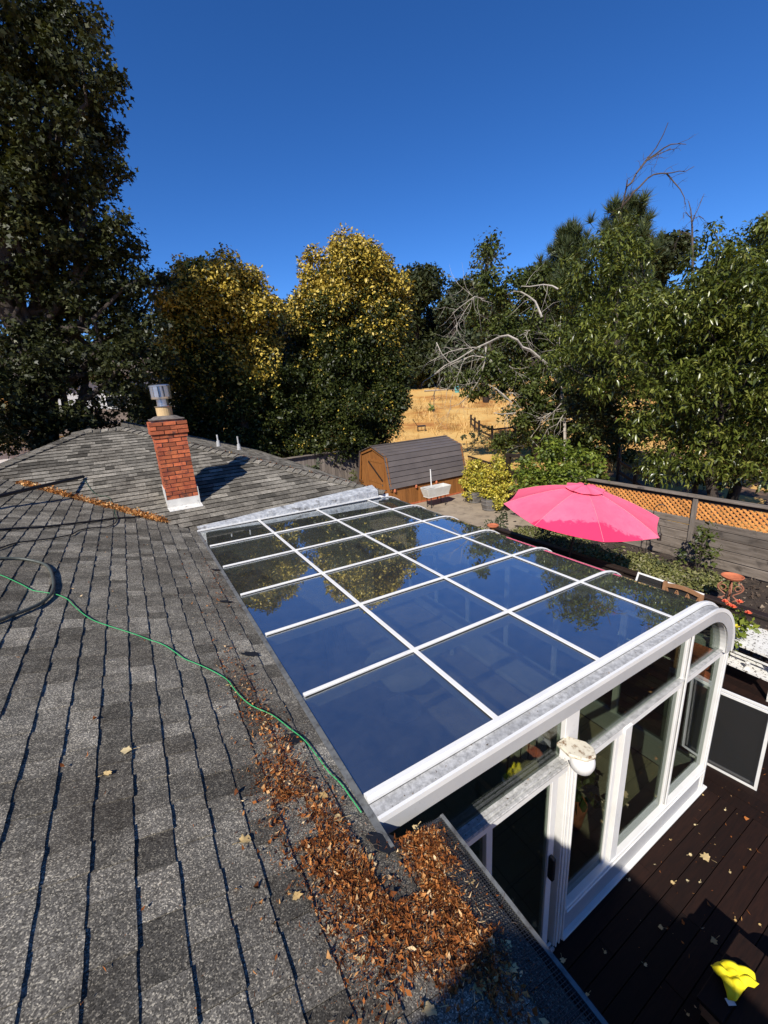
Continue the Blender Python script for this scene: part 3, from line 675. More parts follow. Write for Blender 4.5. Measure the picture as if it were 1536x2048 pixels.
y = .05
while y < 2*sb-.05:
    z1 = np.interp(y+.07, [p[0] for p in prof[1:6]], [p[1] for p in prof[1:6]])-.06
    MB().bb((sx0+.045, sy0+y+.003, .05), (sx0+.0585, sy0+y+.142, z1), np.clip(.5+rng.normal(0, .2), 0, 1)).build('siding_board', m_shedw, shed); y += .145
def gable_trim(x):
    P_ = [(-.03, ZE-.05), (KI-.02, ZK), (sb, ZP+.0), (2*sb-KI+.02, ZK), (2*sb+.03, ZE-.05)]
    for a, b in zip(P_[:-1], P_[1:]): MB().bar((x, sy0+a[0], a[1]-.05), (x, sy0+b[0], b[1]-.05), .03, .13, (1, 0, 0) if 0 else (0, 0, 1)).build('gable_trim', m_shedw, shed)
gable_trim(sx0+.0); gable_trim(sx1)
MB().bb((sx0+.03, sy0+.0, 0), (sx0+.0445, sy0+.10, ZE)).build('corner_trim', m_shedw, shed)
dy0, dy1 = .45, 1.75
door = MB(); door.bb((sx0+.028, sy0+dy0, .10), (sx0+.042, sy0+dy1, 1.78)); door = door.build('door', m_shedw, shed)
for a in (dy0, dy1-.09): MB().bb((sx0+.012, sy0+a, .10), (sx0+.0275, sy0+a+.09, 1.78)).build('door_stile', m_shedw, door)
for z in (.10, .86, 1.69): MB().bb((sx0+.012, sy0+dy0+.092, z), (sx0+.0275, sy0+dy1-.092, z+.09)).build('door_rail', m_shedw, door)
MB().bar((sx0+.02, sy0+dy0+.12, .98), (sx0+.02, sy0+dy1-.12, 1.66), .014, .08).build('brace', m_dark, door)
MB().bb((sx0+.0, sy0+dy0+.13, .80), (sx0+.028, sy0+dy0+.17, .86)).build('latch', m_galv, door)
# ribbed roof panels, laid as long overlapping courses
def roofstrip(a, b, n, over):
    a = np.array(a); b = np.array(b)
    for k in range(n):
        p = a+(b-a)*k/n; q = a+(b-a)*(k+1)/n
        d = unit(b-a); nn = np.array([-d[1], d[0]]); nn = nn if nn[1] > 0 or (abs(nn[1]) < .35 and nn[0]*(p[0]-sb) > 0) else -nn
        poly = [p+nn*.030, p+d*.012+nn*.042, p+d*.03+nn*.030, q-d*.002+nn*.012, q-d*.002+nn*.004, p+nn*.004]
        MB().prism([(sx0-.07, sy0+v[0], v[1]) for v in poly], (sx1-sx0+.14, 0, 0), np.clip(.5+rng.normal(0, .15), 0, 1)).build('roof_panel', m_shedroof, shed)
roofstrip((-.06, ZE-.02), (KI, ZK), 6, 0); roofstrip((KI, ZK), (sb, ZP), 4, 0)
roofstrip((2*sb+.06, ZE-.02), (2*sb-KI, ZK), 6, 0); roofstrip((2*sb-KI, ZK), (sb, ZP), 4, 0)
MB().bar((sx0-.07, sy0+sb, ZP+.03), (sx1+.07, sy0+sb, ZP+.03), .12, .02).build('ridge_strip', m_shedroof, shed)
for x in (8.25, 9.25, 10.25): MB().lathe([(.02, ZE-.16), (.045, ZE-.14), (.05, ZE-.06), (.02, ZE-.02), (.02, ZE)], (x, sy0-.07, 0), 10).build('bracket_lamp', m_terra, shed)
sink = thing('utility_sink', 'white laundry sink on thin metal legs beside the shed', 'sink', (9.5, 12.45, 0))
S = MB(); a0, a1, b0, b1 = 9.02, 10.16, 12.18, 12.66; zt, zb_ = .78, .42
top = [(a0, b0, zt), (a1, b0, zt), (a1, b1, zt), (a0, b1, zt)]; bot = [(a0+.12, b0+.08, zb_), (a1-.06, b0+.08, zb_), (a1-.06, b1-.06, zb_), (a0+.12, b1-.06, zb_)]
def inset(P, k, dz): c = np.mean(P, 0); return [tuple(np.array(p)+(c-np.array(p))*np.array([k, k*1.9, 0])+np.array([0, 0, dz])) for p in P]
it = inset(top, .05, 0.0); ib = inset(bot, .07, .05)
S.add(top+bot+it+ib, [(0, 1, 5, 4), (1, 2, 6, 5), (2, 3, 7, 6), (3, 0, 4, 7), (7, 6, 5, 4), (0, 8, 9, 1), (1, 9, 10, 2), (2, 10, 11, 3), (3, 11, 8, 0), (8, 12, 13, 9), (9, 13, 14, 10), (10, 14, 15, 11), (11, 15, 12, 8), (12, 15, 14, 13)])
S.build('basin', m_porc, sink, bevel=.012)
MB().bb((a0+.06, b0+.05, zt+.002), (a0+.55, b1-.05, zt+.02)).build('drain_board', m_porc, sink)
for x in (a0+.25, a1-.22):
    for y in (b0+.12, b1-.1): MB().tube([(x, y, .0), (x, y, zb_+.01)], .016, 6).build('leg', m_black, sink)
MB().tube([(a0+.52, b1-.05, .5), (a0+.50, b1-.04, 1.35), (a0+.49, b1-.04, 1.42)], .022, 6).build('standpipe', m_white, sink)
def barrel(x, y, lab):
    T = thing('barrel_planter', lab, 'planter', (x, y, 0), 'half barrel planters by the shed')
    n = 16
    for k in range(n):
        a = 2*math.pi*(k+.5)/n; rad = np.array([math.cos(a), math.sin(a), 0]); tg = np.array([-math.sin(a), math.cos(a), 0]); wv = math.tan(math.pi/n)*.98
        vs = []
        for r_, z in ((.255, 0), (.300, .22), (.315, .44)):
            for rr in (r_, r_-.028):
                for s in (-1, 1): vs.append(np.array([x, y, z])+rad*rr+tg*s*rr*wv)
        f = []
        for i in range(2):
            b = 4*i; f += [(b, b+1, b+5, b+4), (b+2, b+6, b+7, b+3), (b, b+4, b+6, b+2), (b+1, b+3, b+7, b+5)]
        f += [(0, 2, 3, 1), (8, 9, 11, 10)]
        MB().add(vs, f, np.clip(.5+rng.normal(0, .25), 0, 1)).build('stave', m_barrel, T)
    for z, r_ in ((.05, .268), (.24, .306), (.37, .315)): MB().lathe([(r_, z-.022), (r_+.006, z-.022), (r_+.008, z+.022), (r_, z+.022)], (x, y, 0), 24).build('hoop', m_galv, T)
    MB().lathe([(.001, .39), (.285, .39)], (x, y, 0), 20).build('soil', m_soil, T)
barrel(11.05, 11.85, 'grey half barrel planter nearer the sink under yellow shrub'); barrel(10.72, 10.72, 'grey half barrel planter nearer the pink umbrella under yellow shrub')

# ================================================================= UMBRELLA, DECK FURNITURE
uc = np.array([7.276, 4.852, 0]); UR = 1.447; UZ0, UZ1 = 1.927, 2.40; TX, TY = -.039, .132
um = thing('patio_umbrella', 'open coral pink patio umbrella with scalloped top vent', 'umbrella', uc)
def up_(v): return np.array([uc[0]+v[0]-(v[2]-UZ0)*TX, uc[1]+v[1]-(v[2]-UZ0)*TY, v[2]+v[0]*TX+v[1]*TY])
NR = 8; a0_ = .079
def canopy(r0, r1, z0, z1, sag, scal, nr=8, ns=6, nrib=NR, th=.004):
    V = []; F = []
    n = nrib*ns
    for i in range(nr+1):
        f = i/nr
        for k in range(n):
            a = a0_+2*math.pi*k/n; s = (k % ns)/ns; e = 4*s*(1-s)
            chord = math.cos(math.pi/nrib)/math.cos(((k % ns)/ns-.5)*2*math.pi/nrib)
            rr = (r0+(r1-r0)*f); rr *= chord
            rr *= 1-scal*e*f
            zz = z0+(z1-z0)*(f**1.5)-sag*e*f*(1-.35*f)
            V.append(up_((rr*math.cos(a), rr*math.sin(a), zz)))
    for i in range(nr):
        for k in range(n): F.append((i*n+k, (i+1)*n+k, (i+1)*n+(k+1) % n, i*n+(k+1) % n))
    return MB().add(V, F)
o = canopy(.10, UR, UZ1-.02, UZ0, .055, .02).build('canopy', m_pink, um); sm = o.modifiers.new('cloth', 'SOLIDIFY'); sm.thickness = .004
m_pink2 = M('pale_pink_piping', (.88, .30, .36), rough=.8)
for k in range(NR):
    a = a0_+2*math.pi*k/NR
    pts = [up_(((.10+(UR-.10)*f)*math.cos(a), (.10+(UR-.10)*f)*math.sin(a), UZ1-.02+(UZ0-UZ1+.02)*f**1.5+.003)) for f in np.linspace(0, 1, 9)]
    MB().tube(pts, .0035, 4).build('seam', m_pink2, um)
    MB().tube([p-np.array([0, 0, .02]) for p in pts], .009, 5).build('rib', m_dark, um)
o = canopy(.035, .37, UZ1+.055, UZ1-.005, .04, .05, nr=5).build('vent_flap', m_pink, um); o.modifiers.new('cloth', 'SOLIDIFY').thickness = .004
MB().tube([up_((0, 0, UZ1+.02)), up_((0, 0, UZ1+.075))], [.035, .022], 10).build('finial', m_dark, um)
MB().tube([up_((0, 0, .02)), up_((0, 0, UZ1))], .022, 10).build('pole', m_dark, um)
MB().lathe([(.001, 0), (.25, 0), (.26, .04), (.06, .08), (.04, .22), (.001, .22)], up_((0, 0, 0)), 20).build('base', m_black, um)
def stripe():
    g = N('striped_cloth'); sp = g.n('ShaderNodeSeparateXYZ'); g.l(g.tc.outputs['Object'], sp.inputs[0])
    f = g.math('FRACT', g.math('MULTIPLY', sp.outputs[1], 7.0))
    g.bsdf(g.ramp(f, [(.0, (.10, .11, .12)), (.30, (.10, .11, .12)), (.34, (.30, .035, .03)), (.55, (.30, .035, .03)), (.6, (.06, .07, .09))]), .9); return g.m
tb_ = thing('round_table', 'round patio table under a grey and red striped cloth beneath umbrella', 'table', (6.85, 4.6, 0))
MB().lathe([(.03, .715), (.44, .715), (.45, .735), (.44, .745), (.03, .745)], (6.85, 4.6, 0), 28).build('top', stripe(), tb_)
for a in range(4): MB().tube([(6.85+.32*math.cos(a*1.57+.8), 4.6+.32*math.sin(a*1.57+.8), 0), (6.85+.28*math.cos(a*1.57+.8), 4.6+.28*math.sin(a*1.57+.8), .715)], .018, 6).build('leg', m_black, tb_)
def arm_chair(x, y, rz, lab, stripe_m):
    T = thing('patio_chair', lab, 'chair', (x, y, 0)); T.rotation_euler = (0, 0, 0)
    c, s = math.cos(rz), math.sin(rz); w3 = lambda p: np.array([x+c*p[0]-s*p[1], y+s*p[0]+c*p[1], p[2]])
    ax = (w3((1, 0, 0))-w3((0, 0, 0)), w3((0, 1, 0))-w3((0, 0, 0)), np.array([0, 0, 1.]))
    MB().box(w3((0, 0, .43)), (.5, .5, .07), ax).build('seat', stripe_m, T, bevel=.02)
    q = MB(); q.prism([w3((-.25, .22, .45)), w3((.25, .22, .45)), w3((.25, .34, .80)), w3((.17, .36, .93)), (w3((-.17, .36, .93))), w3((-.25, .34, .80))], w3((0, .06, 0))-w3((0, 0, 0))); q.build('backrest', stripe_m, T, bevel=.02)
    for i in (-.24, .24):
        for j in (-.23, .24): MB().tube([w3((i, j, 0)), w3((i, j, .42))], .014, 6).build('leg', m_black, T)
        MB().tube([w3((i, -.22, .42)), w3((i, -.22, .63)), w3((i, .25, .65))], .014, 6).build('arm', m_black, T)
    return T
arm_chair(6.75, 3.85, math.pi*1.35, 'black framed patio chair with striped cushions under pink umbrella', stripe())
# teak chair with lattice back
tc = thing('teak_chair', 'light brown teak chair with zigzag back seen behind window screen', 'chair', (7.1, 2.95, 0))
xb_, ya_, yb_ = 7.05, 2.57, 3.10
for y in (ya_, yb_): MB().bar((xb_, y, 0), (xb_+.06, y, 1.12 if y == yb_ else 1.09), .05, .045, (1, 0, 0)).build('leg', m_teak, tc)
for y in (ya_, yb_): MB().bar((xb_-.45, y, 0), (xb_-.45, y, .44), .045, .045).build('leg', m_teak, tc)
MB().bb((xb_-.48, ya_-.02, .42), (xb_+.02, yb_+.02, .46)).build('seat', m_teak, tc)
tr_ = MB()
for i in range(6):
    y0 = ya_+.02+(yb_-ya_-.04)*i/6; y1 = ya_+.02+(yb_-ya_-.04)*(i+1)/6; cv = lambda y: 1.06+.045*math.sin(math.pi*(y-ya_)/(yb_-ya_))
    tr_.bar((xb_+.055, y0, cv(y0)), (xb_+.055, y1, cv(y1)), .03, .06)
tr_.build('crest_rail', m_teak, tc); MB().bar((xb_+.04, ya_, .77), (xb_+.04, yb_, .77), .03, .05).build('lower_rail', m_teak, tc)
for i in range(6):
    y0 = ya_+.03+(yb_-ya_-.06)*i/6; y1 = ya_+.03+(yb_-ya_-.06)*(i+1)/6; za, zb2 = (.80, 1.03) if i % 2 else (1.03, .80)
    MB().bar((xb_+.05, y0, za), (xb_+.05, y1, zb2), .02, .026, (1, 0, 0)).build('zigzag_slat', m_teak, tc)
# window screens
def screenmat():
    g = N('insect_screen'); b = g.bsdf((.02, .02, .02), .8, link=False); t = g.n('ShaderNodeBsdfTransparent'); m_ = g.n('ShaderNodeMixShader'); m_.inputs[0].default_value = .45
    g.l(t.outputs[0], m_.inputs[1]); g.l(b.outputs[0], m_.inputs[2]); g.l(m_.outputs[0], g.out.inputs[0]); return g.m
m_scr = screenmat()
def screen(lab, p0, p1, lean, h, fw=.028):
    p0 = np.array(p0, float); p1 = np.array(p1, float); up = np.array([lean[0], lean[1], h]); T = thing('window_screen', lab, 'window screen', (p0+p1)/2)
    d = unit(p1-p0); n = unit(np.cross(d, up)); L = np.linalg.norm(p1-p0); u = unit(up); H_ = np.linalg.norm(up)
    ax = (d, n, u)
    for c, sz in ((p0+d*L/2+u*fw/2, (L, .016, fw)), (p0+d*L/2+u*(H_-fw/2), (L, .016, fw)), (p0+d*fw/2+u*H_/2, (fw, .0165, H_-2*fw)), (p1-d*fw/2+u*H_/2, (fw, .0165, H_-2*fw))):
        MB().box(c, sz, ax).build('frame', m_white, T)
    MB().box(p0+d*L/2+u*H_/2, (L-2*fw, .002, H_-2*fw), ax).build('mesh_panel', m_scr, T)
screen('white framed window screen leaning on the railing before the teak chair', (6.72, 2.56, 0), (6.74, 3.58, 0), (.44, 0), 1.10)
screen('white framed dark window screen standing by the sunroom corner post', (5.10, 1.05, 0), (4.98, 1.98, 0), (-.06, 0), 1.06)
screen('second white framed window screen tucked behind the one by corner post', (5.16, 1.07, 0), (5.04, 2.00, 0), (-.06, 0), 1.06)
# flaking white table
wt = thing('white_table', 'white table with flaking speckled paint and a lower shelf on deck', 'table', (7.1, 1.75, 0))
MB().bb((6.78, 1.45, .66), (7.48, 2.17, .695)).build('top', m_paint, wt); MB().bb((6.70, 1.50, .36), (7.02, 2.10, .385)).build('shelf', m_paint, wt)
for x, y in ((6.82, 1.5), (6.82, 2.12), (7.44, 1.5), (7.44, 2.12)): MB().bb((x-.022, y-.022, 0), (x+.022, y+.022, .66)).build('leg', m_paint, wt)
MB().bb((6.76, 1.47, .55), (6.785, 2.15, .57)).build('front_rail', m_paint, wt)
MB().lathe([(.03, .695), (.04, .70), (.015, .74), (.03, .80), (.001, .81)], (6.75, 1.78, -.31), 10).build('spindle', m_paint, wt)
def pot(x, y, s, lab, z=0):
    T = thing('flower_pot', lab, 'flower pot', (x, y, z), 'terracotta pots at the rose bush')
    MB().lathe([(.001, 0), (.10*s, 0), (.135*s, .20*s), (.15*s, .20*s), (.155*s, .25*s), (.14*s, .25*s), (.125*s, .20*s), (.001, .19*s)], (x, y, z), 18).build('pot', m_terra, T); return T
pot(6.55, 2.25, 1.1, 'orange terracotta pot beside sunroom corner, nearer the rose bush', .25); pot(6.15, 2.1, 1.0, 'orange terracotta pot below another one near the sunroom corner', .12)
cb = MB().bb((6.0, 1.98, 0), (6.7, 2.4, .12)).build('plank_step', m_dark); tag(cb, 'low dark wooden step carrying two terracotta pots', 'step')
wp = thing('wire_plant_stand', 'small black wire plant stand beside the sunroom corner post', 'plant stand', (5.45, 1.98, 0))
for z in (.02, .2, .38): 
    MB().tube([(5.45+.09*math.cos(a), 1.98+.09*math.sin(a), z) for a in np.linspace(0, 2*math.pi, 13)], .006, 5).build('ring', m_galv, wp)
for k in range(4): a = k*1.57; MB().tube([(5.45+.09*math.cos(a), 1.98+.09*math.sin(a), 0), (5.45+.09*math.cos(a), 1.98+.09*math.sin(a), .40)], .006, 5).build('leg', m_galv, wp)
# bird bath
bb_ = np.array([9.05, 2.85, 0]); bt = thing('bird_bath', 'terracotta bird bath dish on rusty scrolled iron stand', 'bird bath', bb_)
MB().lathe([(.001, .66), (.07, .665), (.15, .695), (.175, .735), (.162, .74), (.13, .71), (.001, .69)], bb_, 26).build('dish', m_terra, bt)
for k in range(4):
    a = k*math.pi/2+.4; e = np.array([math.cos(a), math.sin(a), 0]); P = []
    for t_ in np.linspace(0, 1, 26):
        r_ = .04+.15*abs(math.sin(t_*2*math.pi))**1.0*(1 if t_ > .5 else .75)+(.10*(1-t_/.12) if t_ < .12 else 0); P.append(bb_+e*r_+np.array([0, 0, .02+.64*t_]))
    MB().tube(P, .011, 5).build('scroll_leg', m_rust, bt)
    for zc, sg in ((.20, 1), (.48, -1)):
        MB().tube([bb_+e*(.06+(.075-.0022*i)*math.sin(i*.42)*.9+.05)+np.array([0, 0, zc+(.085-.0028*i)*math.cos(i*.42)*sg]) for i in range(20)], .008, 4).build('scroll', m_rust, bt)
MB().tube([bb_+[0, 0, .3], bb_+[0, 0, .67]], .012, 6).build('stem', m_rust, bt)
# shepherd hook with lantern
hk = onz(1303, 1112, 0.0); hk = np.array([10.45, 5.02, 0]); ht = thing('shepherd_hook', 'black iron shepherd hook with hanging lantern by grey fence', 'garden hook', hk)
side = np.array([.50, -.86, 0])
MB().tube([hk, hk+[0, 0, 1.25]]+[hk+side*(.14-.14*math.cos(a))+np.array([0, 0, 1.25+.16*math.sin(a)]) for a in np.linspace(.2, 3.0, 10)], .010, 6).build('pole', m_black, ht)
MB().tube([hk-side*.07, hk-side*.07+np.array([0, 0, .7])], .008, 5).build('brace', m_black, ht)
MB().tube([hk+[0, 0, .78]]+[hk+side*(.09-.09*math.cos(a))+np.array([0, 0, .78+.11*math.sin(a)]) for a in np.linspace(.2, 3.0, 8)], .008, 5).build('lower_hook', m_black, ht)
L_ = hk+side*.18; MB().lathe([(.001, .50), (.05, .505), (.045, .55), (.045, .64), (.06, .65), (.01, .72), (.006, .79), (.001, .79)], L_, 8).build('lantern', m_dark, ht)
# stool with yellow cloth
stl = thing('wooden_stool', 'dark low wooden stool on the deck holding a yellow cloth', 'stool', (2.85, .42, 0))
for i in range(3): MB().bb((2.50, .10+i*.155, .415), (3.14, .10+i*.155+.15, .445), .5).build('top_slat', m_deckw, stl, bevel=.005)
MB().bb((2.52, .12, .33), (3.12, .14, .414)).build('apron', m_teak, stl); MB().bb((2.52, .52, .33), (3.12, .54, .414)).build('apron', m_teak, stl); MB().bb((2.50, .14, .33), (2.52, .52, .414)).build('apron', m_teak, stl)
for x in (2.54, 3.06):
    for y in (.14, .50): MB().bb((x, y-.02, 0), (x+.045, y+.025, .33)).build('leg', m_deckw, stl)
ycl = thing('yellow_cloth', 'crumpled bright yellow cloth with white tag lying on dark stool', 'cloth', (2.9, .4, .44))
V = []; F = []
outl = [onz(px, py, .47)[:2] for px, py in ((1421, 1932), (1445, 1922), (1468, 1926), (1492, 1938), (1508, 1950), (1518, 1970), (1508, 1976), (1494, 1976), (1484, 1985), (1470, 2006), (1456, 1996), (1448, 1975), (1440, 1958), (1428, 1944))]
outl = np.array(outl); cen = outl.mean(0); m_ = len(outl); RN = 16
dense = np.array([outl[i]+(outl[(i+1) % m_]-outl[i])*t_ for i in range(m_) for t_ in (0, .2, .4, .6, .8)])
for i in range(RN+1):
    for p in dense:
        f = i/RN; q = cen+(p-cen)*f
        z = .455+.040*(1-f**3)+.030*abs(math.sin(q[0]*19+q[1]*13+.6*math.sin(q[1]*30)))*(1-f*.35)+.020*abs(math.sin(q[1]*31-q[0]*17+.8*math.sin(q[0]*26)))+.006*math.sin(q[0]*90+q[1]*70)
        V.append((q[0], q[1], max(z, .449)))
m3 = len(dense)
F = [(i*m3+k, (i+1)*m3+k, (i+1)*m3+(k+1) % m3, i*m3+(k+1) % m3) for i in range(RN) for k in range(m3)]
o = MB().add(V, F).build('cloth', m_yel, ycl, smooth=True); o.modifiers.new('t', 'SOLIDIFY').thickness = .003
q = onz(1461, 2004, .452); MB().box(q+[0, 0, .002], (.05, .035, .003), frame((.8, -.5, 0))[0:1]+frame((.8, -.5, 0))[1:]).build('care_tag', m_white, ycl)
q = onz(1588, 1985, .15); pot(q[0], q[1], 1.0, 'terracotta pot at the right edge beside the dark stool', 0)
# things standing in the field
fcx = onfield(846, 863)
ch = thing('field_chair', 'dark reclined chair standing alone in the golden field', 'chair', fcx)
MB().prism([fcx+np.array(v) for v in ((-.5, .1, .42), (.15, -.25, .42), (.35, .1, .46), (-.3, .45, .46))], (0, 0, .07)).build('seat', m_black, ch)
MB().prism([fcx+np.array(v) for v in ((-.5, .1, .45), (-.3, .45, .45), (-.62, .66, 1.08), (-.82, .30, 1.08))], (.04, .02, .03)).build('backrest', m_black, ch)
for v in ((-.45, .1), (.12, -.2), (.3, .1), (-.3, .4)): MB().tube([fcx+np.array([v[0], v[1], 0]), fcx+np.array([v[0], v[1], .44])], .025, 6).build('leg', m_black, ch)
wpst = onfield(863, 774); z0 = float(zfield(wpst[0], wpst[1])); wq = thing('white_marker_post', 'slim white marker post standing far out in the field', 'post', (wpst[0], wpst[1], z0))
MB().tube([(wpst[0], wpst[1], z0), (wpst[0], wpst[1], z0+1.5)], .10, 8).build('post', m_white, wq); MB().tube([(wpst[0], wpst[1], z0+1.5), (wpst[0], wpst[1], z0+1.75)], [.13, .06], 8).build('cap', m_white, wq)
m_teal = M('teal_plastic', (.10, .38, .36)); tq = onfield(914, 786); z0 = float(zfield(tq[0], tq[1])); tt = thing('rain_barrel', 'small teal barrel under the shrubs far across the field', 'barrel', (tq[0], tq[1], z0))
MB().lathe([(.35, 0), (.42, .4), (.40, 1.0), (.30, 1.1), (.001, 1.1)], (tq[0], tq[1], z0), 14).build('body', m_teal, tt); MB().lathe([(.43, .38), (.45, .42), (.43, .46)], (tq[0], tq[1], z0), 14).build('hoop', m_black, tt)
lp = onfield(872, 782); z0 = float(zfield(lp[0], lp[1])); sl_ = thing('stone_slab', 'long grey stone slab lying in the far dry field', 'slab', (lp[0], lp[1], z0)); MB().box((lp[0], lp[1], z0+.12), (4.2, 1.0, .24), frame((.8, -.6, 0))).build('slab', m_concrete, sl_, bevel=.05)

# ================================================================= NEIGHBOUR HOUSE
nh = thing('neighbour_house', 'neighbour house with brown roof and white windows glimpsed behind oak', 'house', (-2, 29, 0))
m_nroof = shinglemat('brown_roof', (.20, .155, .125), (.14, .105, .085), .7, 1.3, 60, .3); m_nwall = M('pale_siding', (.62, .61, .60), rough=.8)
MB().bb((-9, 29.0, 0), (4.0, 36, 3.2)).build('wall', m_nwall, nh); MB().bb((-4.5, 30.2, 3.2), (3.4, 35, 6.2)).build('wall', m_nwall, nh)
MB().prism([(-9.6, 28.3, 3.1), (4.6, 28.3, 3.1), (4.0, 30.2, 4.25), (-9, 30.2, 4.25)], (0, .05, .1)).build('roof', m_nroof, nh)
MB().prism([(-5, 29.6, 6.1), (3.9, 29.6, 6.1), (3.9, 32.6, 7.3), (-5, 32.6, 7.3)], (0, .05, .12)).build('roof', m_nroof, nh)
m_win = M('dark_window', (.02, .025, .03), rough=.1)
for x in (-.7, .75, 2.1):
    wq = MB().bb((x, 30.14, 4.42), (x+1.1, 30.195, 5.6)).build('window', m_win, nh)
    for a, b, c, d in ((x-.09, x, 4.32, 5.7), (x+1.1, x+1.19, 4.32, 5.7), (x, x+1.1, 5.6, 5.7), (x-.12, x+1.22, 4.28, 4.42), (x, x+1.1, 4.98, 5.04)): MB().bb((a, 30.08, c), (b, 30.198, d)).build('frame', m_white, wq)
# ================================================================= VEGETATION
def leaf_arrays(C, Rr, per, size, kind='quad', up=.45, out=.6, shell=.5, droop=.25, sizevar=.35, tips=None, r=rng):
    """C: clump centres (n,3); Rr: radii (n,) or (n,3); per: leaves per clump -> V,F,tone"""
    n = len(C)*per
    cc = np.repeat(C, per, 0); R3 = Rr if Rr.ndim == 2 else np.repeat(Rr[:, None], 3, 1); RR3 = np.repeat(R3, per, 0)
    d = r.normal(size=(n, 3)); d /= np.linalg.norm(d, axis=1)[:, None]
    rad = 1-shell*r.random(n)**1.5
    P = cc+d*rad[:, None]*RR3
    nr = d*out+np.array([0, 0, up])+r.normal(size=(n, 3))*.55; nr /= np.linalg.norm(nr, axis=1)[:, None]
    ax = d*.7+r.normal(size=(n, 3))*.8+np.array([0, 0, -droop]); ax -= nr*(ax*nr).sum(1)[:, None]; ax /= np.linalg.norm(ax, axis=1)[:, None]
    sd_ = np.cross(nr, ax); L = size*(1+sizevar*r.normal(size=n)).clip(.4, 2)[:, None]
    ctone = np.repeat(r.random(len(C)), per)
    tone = (.55*r.random(n)+.45*ctone).clip(0, 1)
    if kind == 'quad':
        V = np.stack([P, P+ax*L*.5+sd_*L*.28+nr*L*.06, P+ax*L, P+ax*L*.5-sd_*L*.28+nr*L*.06], 1).reshape(-1, 3)
        b = np.arange(n)[:, None]*4; F = np.concatenate([b+np.array([[0, 1, 2]]), b+np.array([[0, 2, 3]])], 1).reshape(-1, 3); k = 2
    elif kind == 'lobe':      # oak style: two crossing lobes
        V = np.stack([P, P+ax*L*.45+sd_*L*.42, P+ax*L*.55+sd_*L*.12, P+ax*L, P+ax*L*.55-sd_*L*.12, P+ax*L*.45-sd_*L*.42], 1).reshape(-1, 3)
        b = np.arange(n)[:, None]*6; F = np.concatenate([b+np.array([[0, 1, 2]]), b+np.array([[0, 2, 3]]), b+np.array([[0, 3, 4]]), b+np.array([[0, 4, 5]])], 1).reshape(-1, 3); k = 4
    else:                     # long drooping folded leaf
        dn = np.array([0, 0, -1.])
        m1 = P+ax*L*.5; tp = P+ax*L*.92+dn*L*.28
        V = np.stack([P, m1+sd_*L*.17+nr*L*.05, m1, tp, m1-sd_*L*.17+nr*L*.05], 1).reshape(-1, 3)
        b = np.arange(n)[:, None]*5; F = np.concatenate([b+np.array([[0, 1, 2]]), b+np.array([[1, 3, 2]]), b+np.array([[0, 2, 4]]), b+np.array([[2, 3, 4]])], 1).reshape(-1, 3); k = 4
    tf = None
    if tips is not None: tf = np.repeat(tips(P, d, np.repeat(r.random(len(C)), per)), k)
    return V, F, np.repeat(tone, k), tf, P
def subclumps(lobes, density, rlo, rhi, r=rng, flat=1.0, fill=.25):
    """lobes: list of (centre, radius or radii). small clumps over each lobe's surface"""
    C = []; Q = []
    for c, R_ in lobes:
        R_ = np.array([R_, R_, R_]) if np.isscalar(R_) else np.array(R_)
        n = max(4, int(density*(R_[0]*R_[2])))
        d = r.normal(size=(n, 3)); d /= np.linalg.norm(d, axis=1)[:, None]
        rad = np.where(r.random(n) < fill, r.random(n)*.75, .75+.25*r.random(n))
        C.append(np.array(c)+d*R_*rad[:, None]); Q.append(rlo+(rhi-rlo)*r.random(n))
    C = np.concatenate(C); Q = np.concatenate(Q)
    return C, np.stack([Q, Q, Q*flat], 1)
def crown(parent, mat, lobes, density, rlo, rhi, per, size, kind='quad', tips=None, flat=.8, name='crown', **kw):
    C, Q = subclumps(lobes, density, rlo, rhi, flat=flat, fill=kw.pop('fill', .25))
    V, F, t, tf, P = leaf_arrays(C, Q, per, size, kind, tips=tips, **kw)
    o = tri_mesh(name, V, F, t, mat, parent, 'stuff', tf); return o, C
def limb(mb, p, q, r0, r1, wob=.12, n=6, sides=7, r=rng):
    p = np.array(p, float); q = np.array(q, float); L = np.linalg.norm(q-p)
    pts = [p+(q-p)*i/n+(r.normal(size=3)*wob*L/n if 0 < i < n else 0) for i in range(n+1)]
    mb.tube(pts, [r0+(r1-r0)*i/n for i in range(n+1)], sides); return pts
def trunk_for(parent, base, top, r0, targets, mat, n=12):
    mb = MB(); pts = limb(mb, base, top, r0, r0*.45, .1, 7, 9); mb.build('trunk', mat, parent, smooth=True)
    mb = MB(); base = np.array(base); top = np.array(top)
    for c in targets[:n]:
        f = .35+.6*rng.random(); s = base+(top-base)*f
        limb(mb, s, np.array(c), r0*.30, r0*.06, .2, 6, 5)
    if n: mb.build('limbs', mat, parent, smooth=True)
def pxl(L, D, dj=.0, rz=1.0):
    out = []
    for px, py, rp in L:
        dd = D+(rng.random()-.5)*2*dj; c = at(px, py, dd); out.append((c, rp*mpp(px, py, dd)))
    return out
m_oak = leafmat('oak_leaf', [(0, (.014, .017, .006)), (.5, (.028, .033, .010)), (.85, (.055, .060, .018)), (1, (.11, .105, .035))], .45, .14, .25)
m_mag = leafmat('evergreen_leaf', [(0, (.014, .019, .005)), (.5, (.030, .040, .009)), (1, (.085, .095, .020))], .4, .15, .25, tipcol=[(0, (.17, .13, .02)), (.45, (.46, .33, .045)), (1, (.78, .60, .16))])
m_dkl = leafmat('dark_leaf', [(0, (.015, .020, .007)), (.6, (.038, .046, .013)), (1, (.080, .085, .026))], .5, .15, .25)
m_oliv = leafmat('olive_leaf', [(0, (.018, .026, .010)), (.6, (.040, .052, .018)), (1, (.085, .095, .035))], .55, .12)
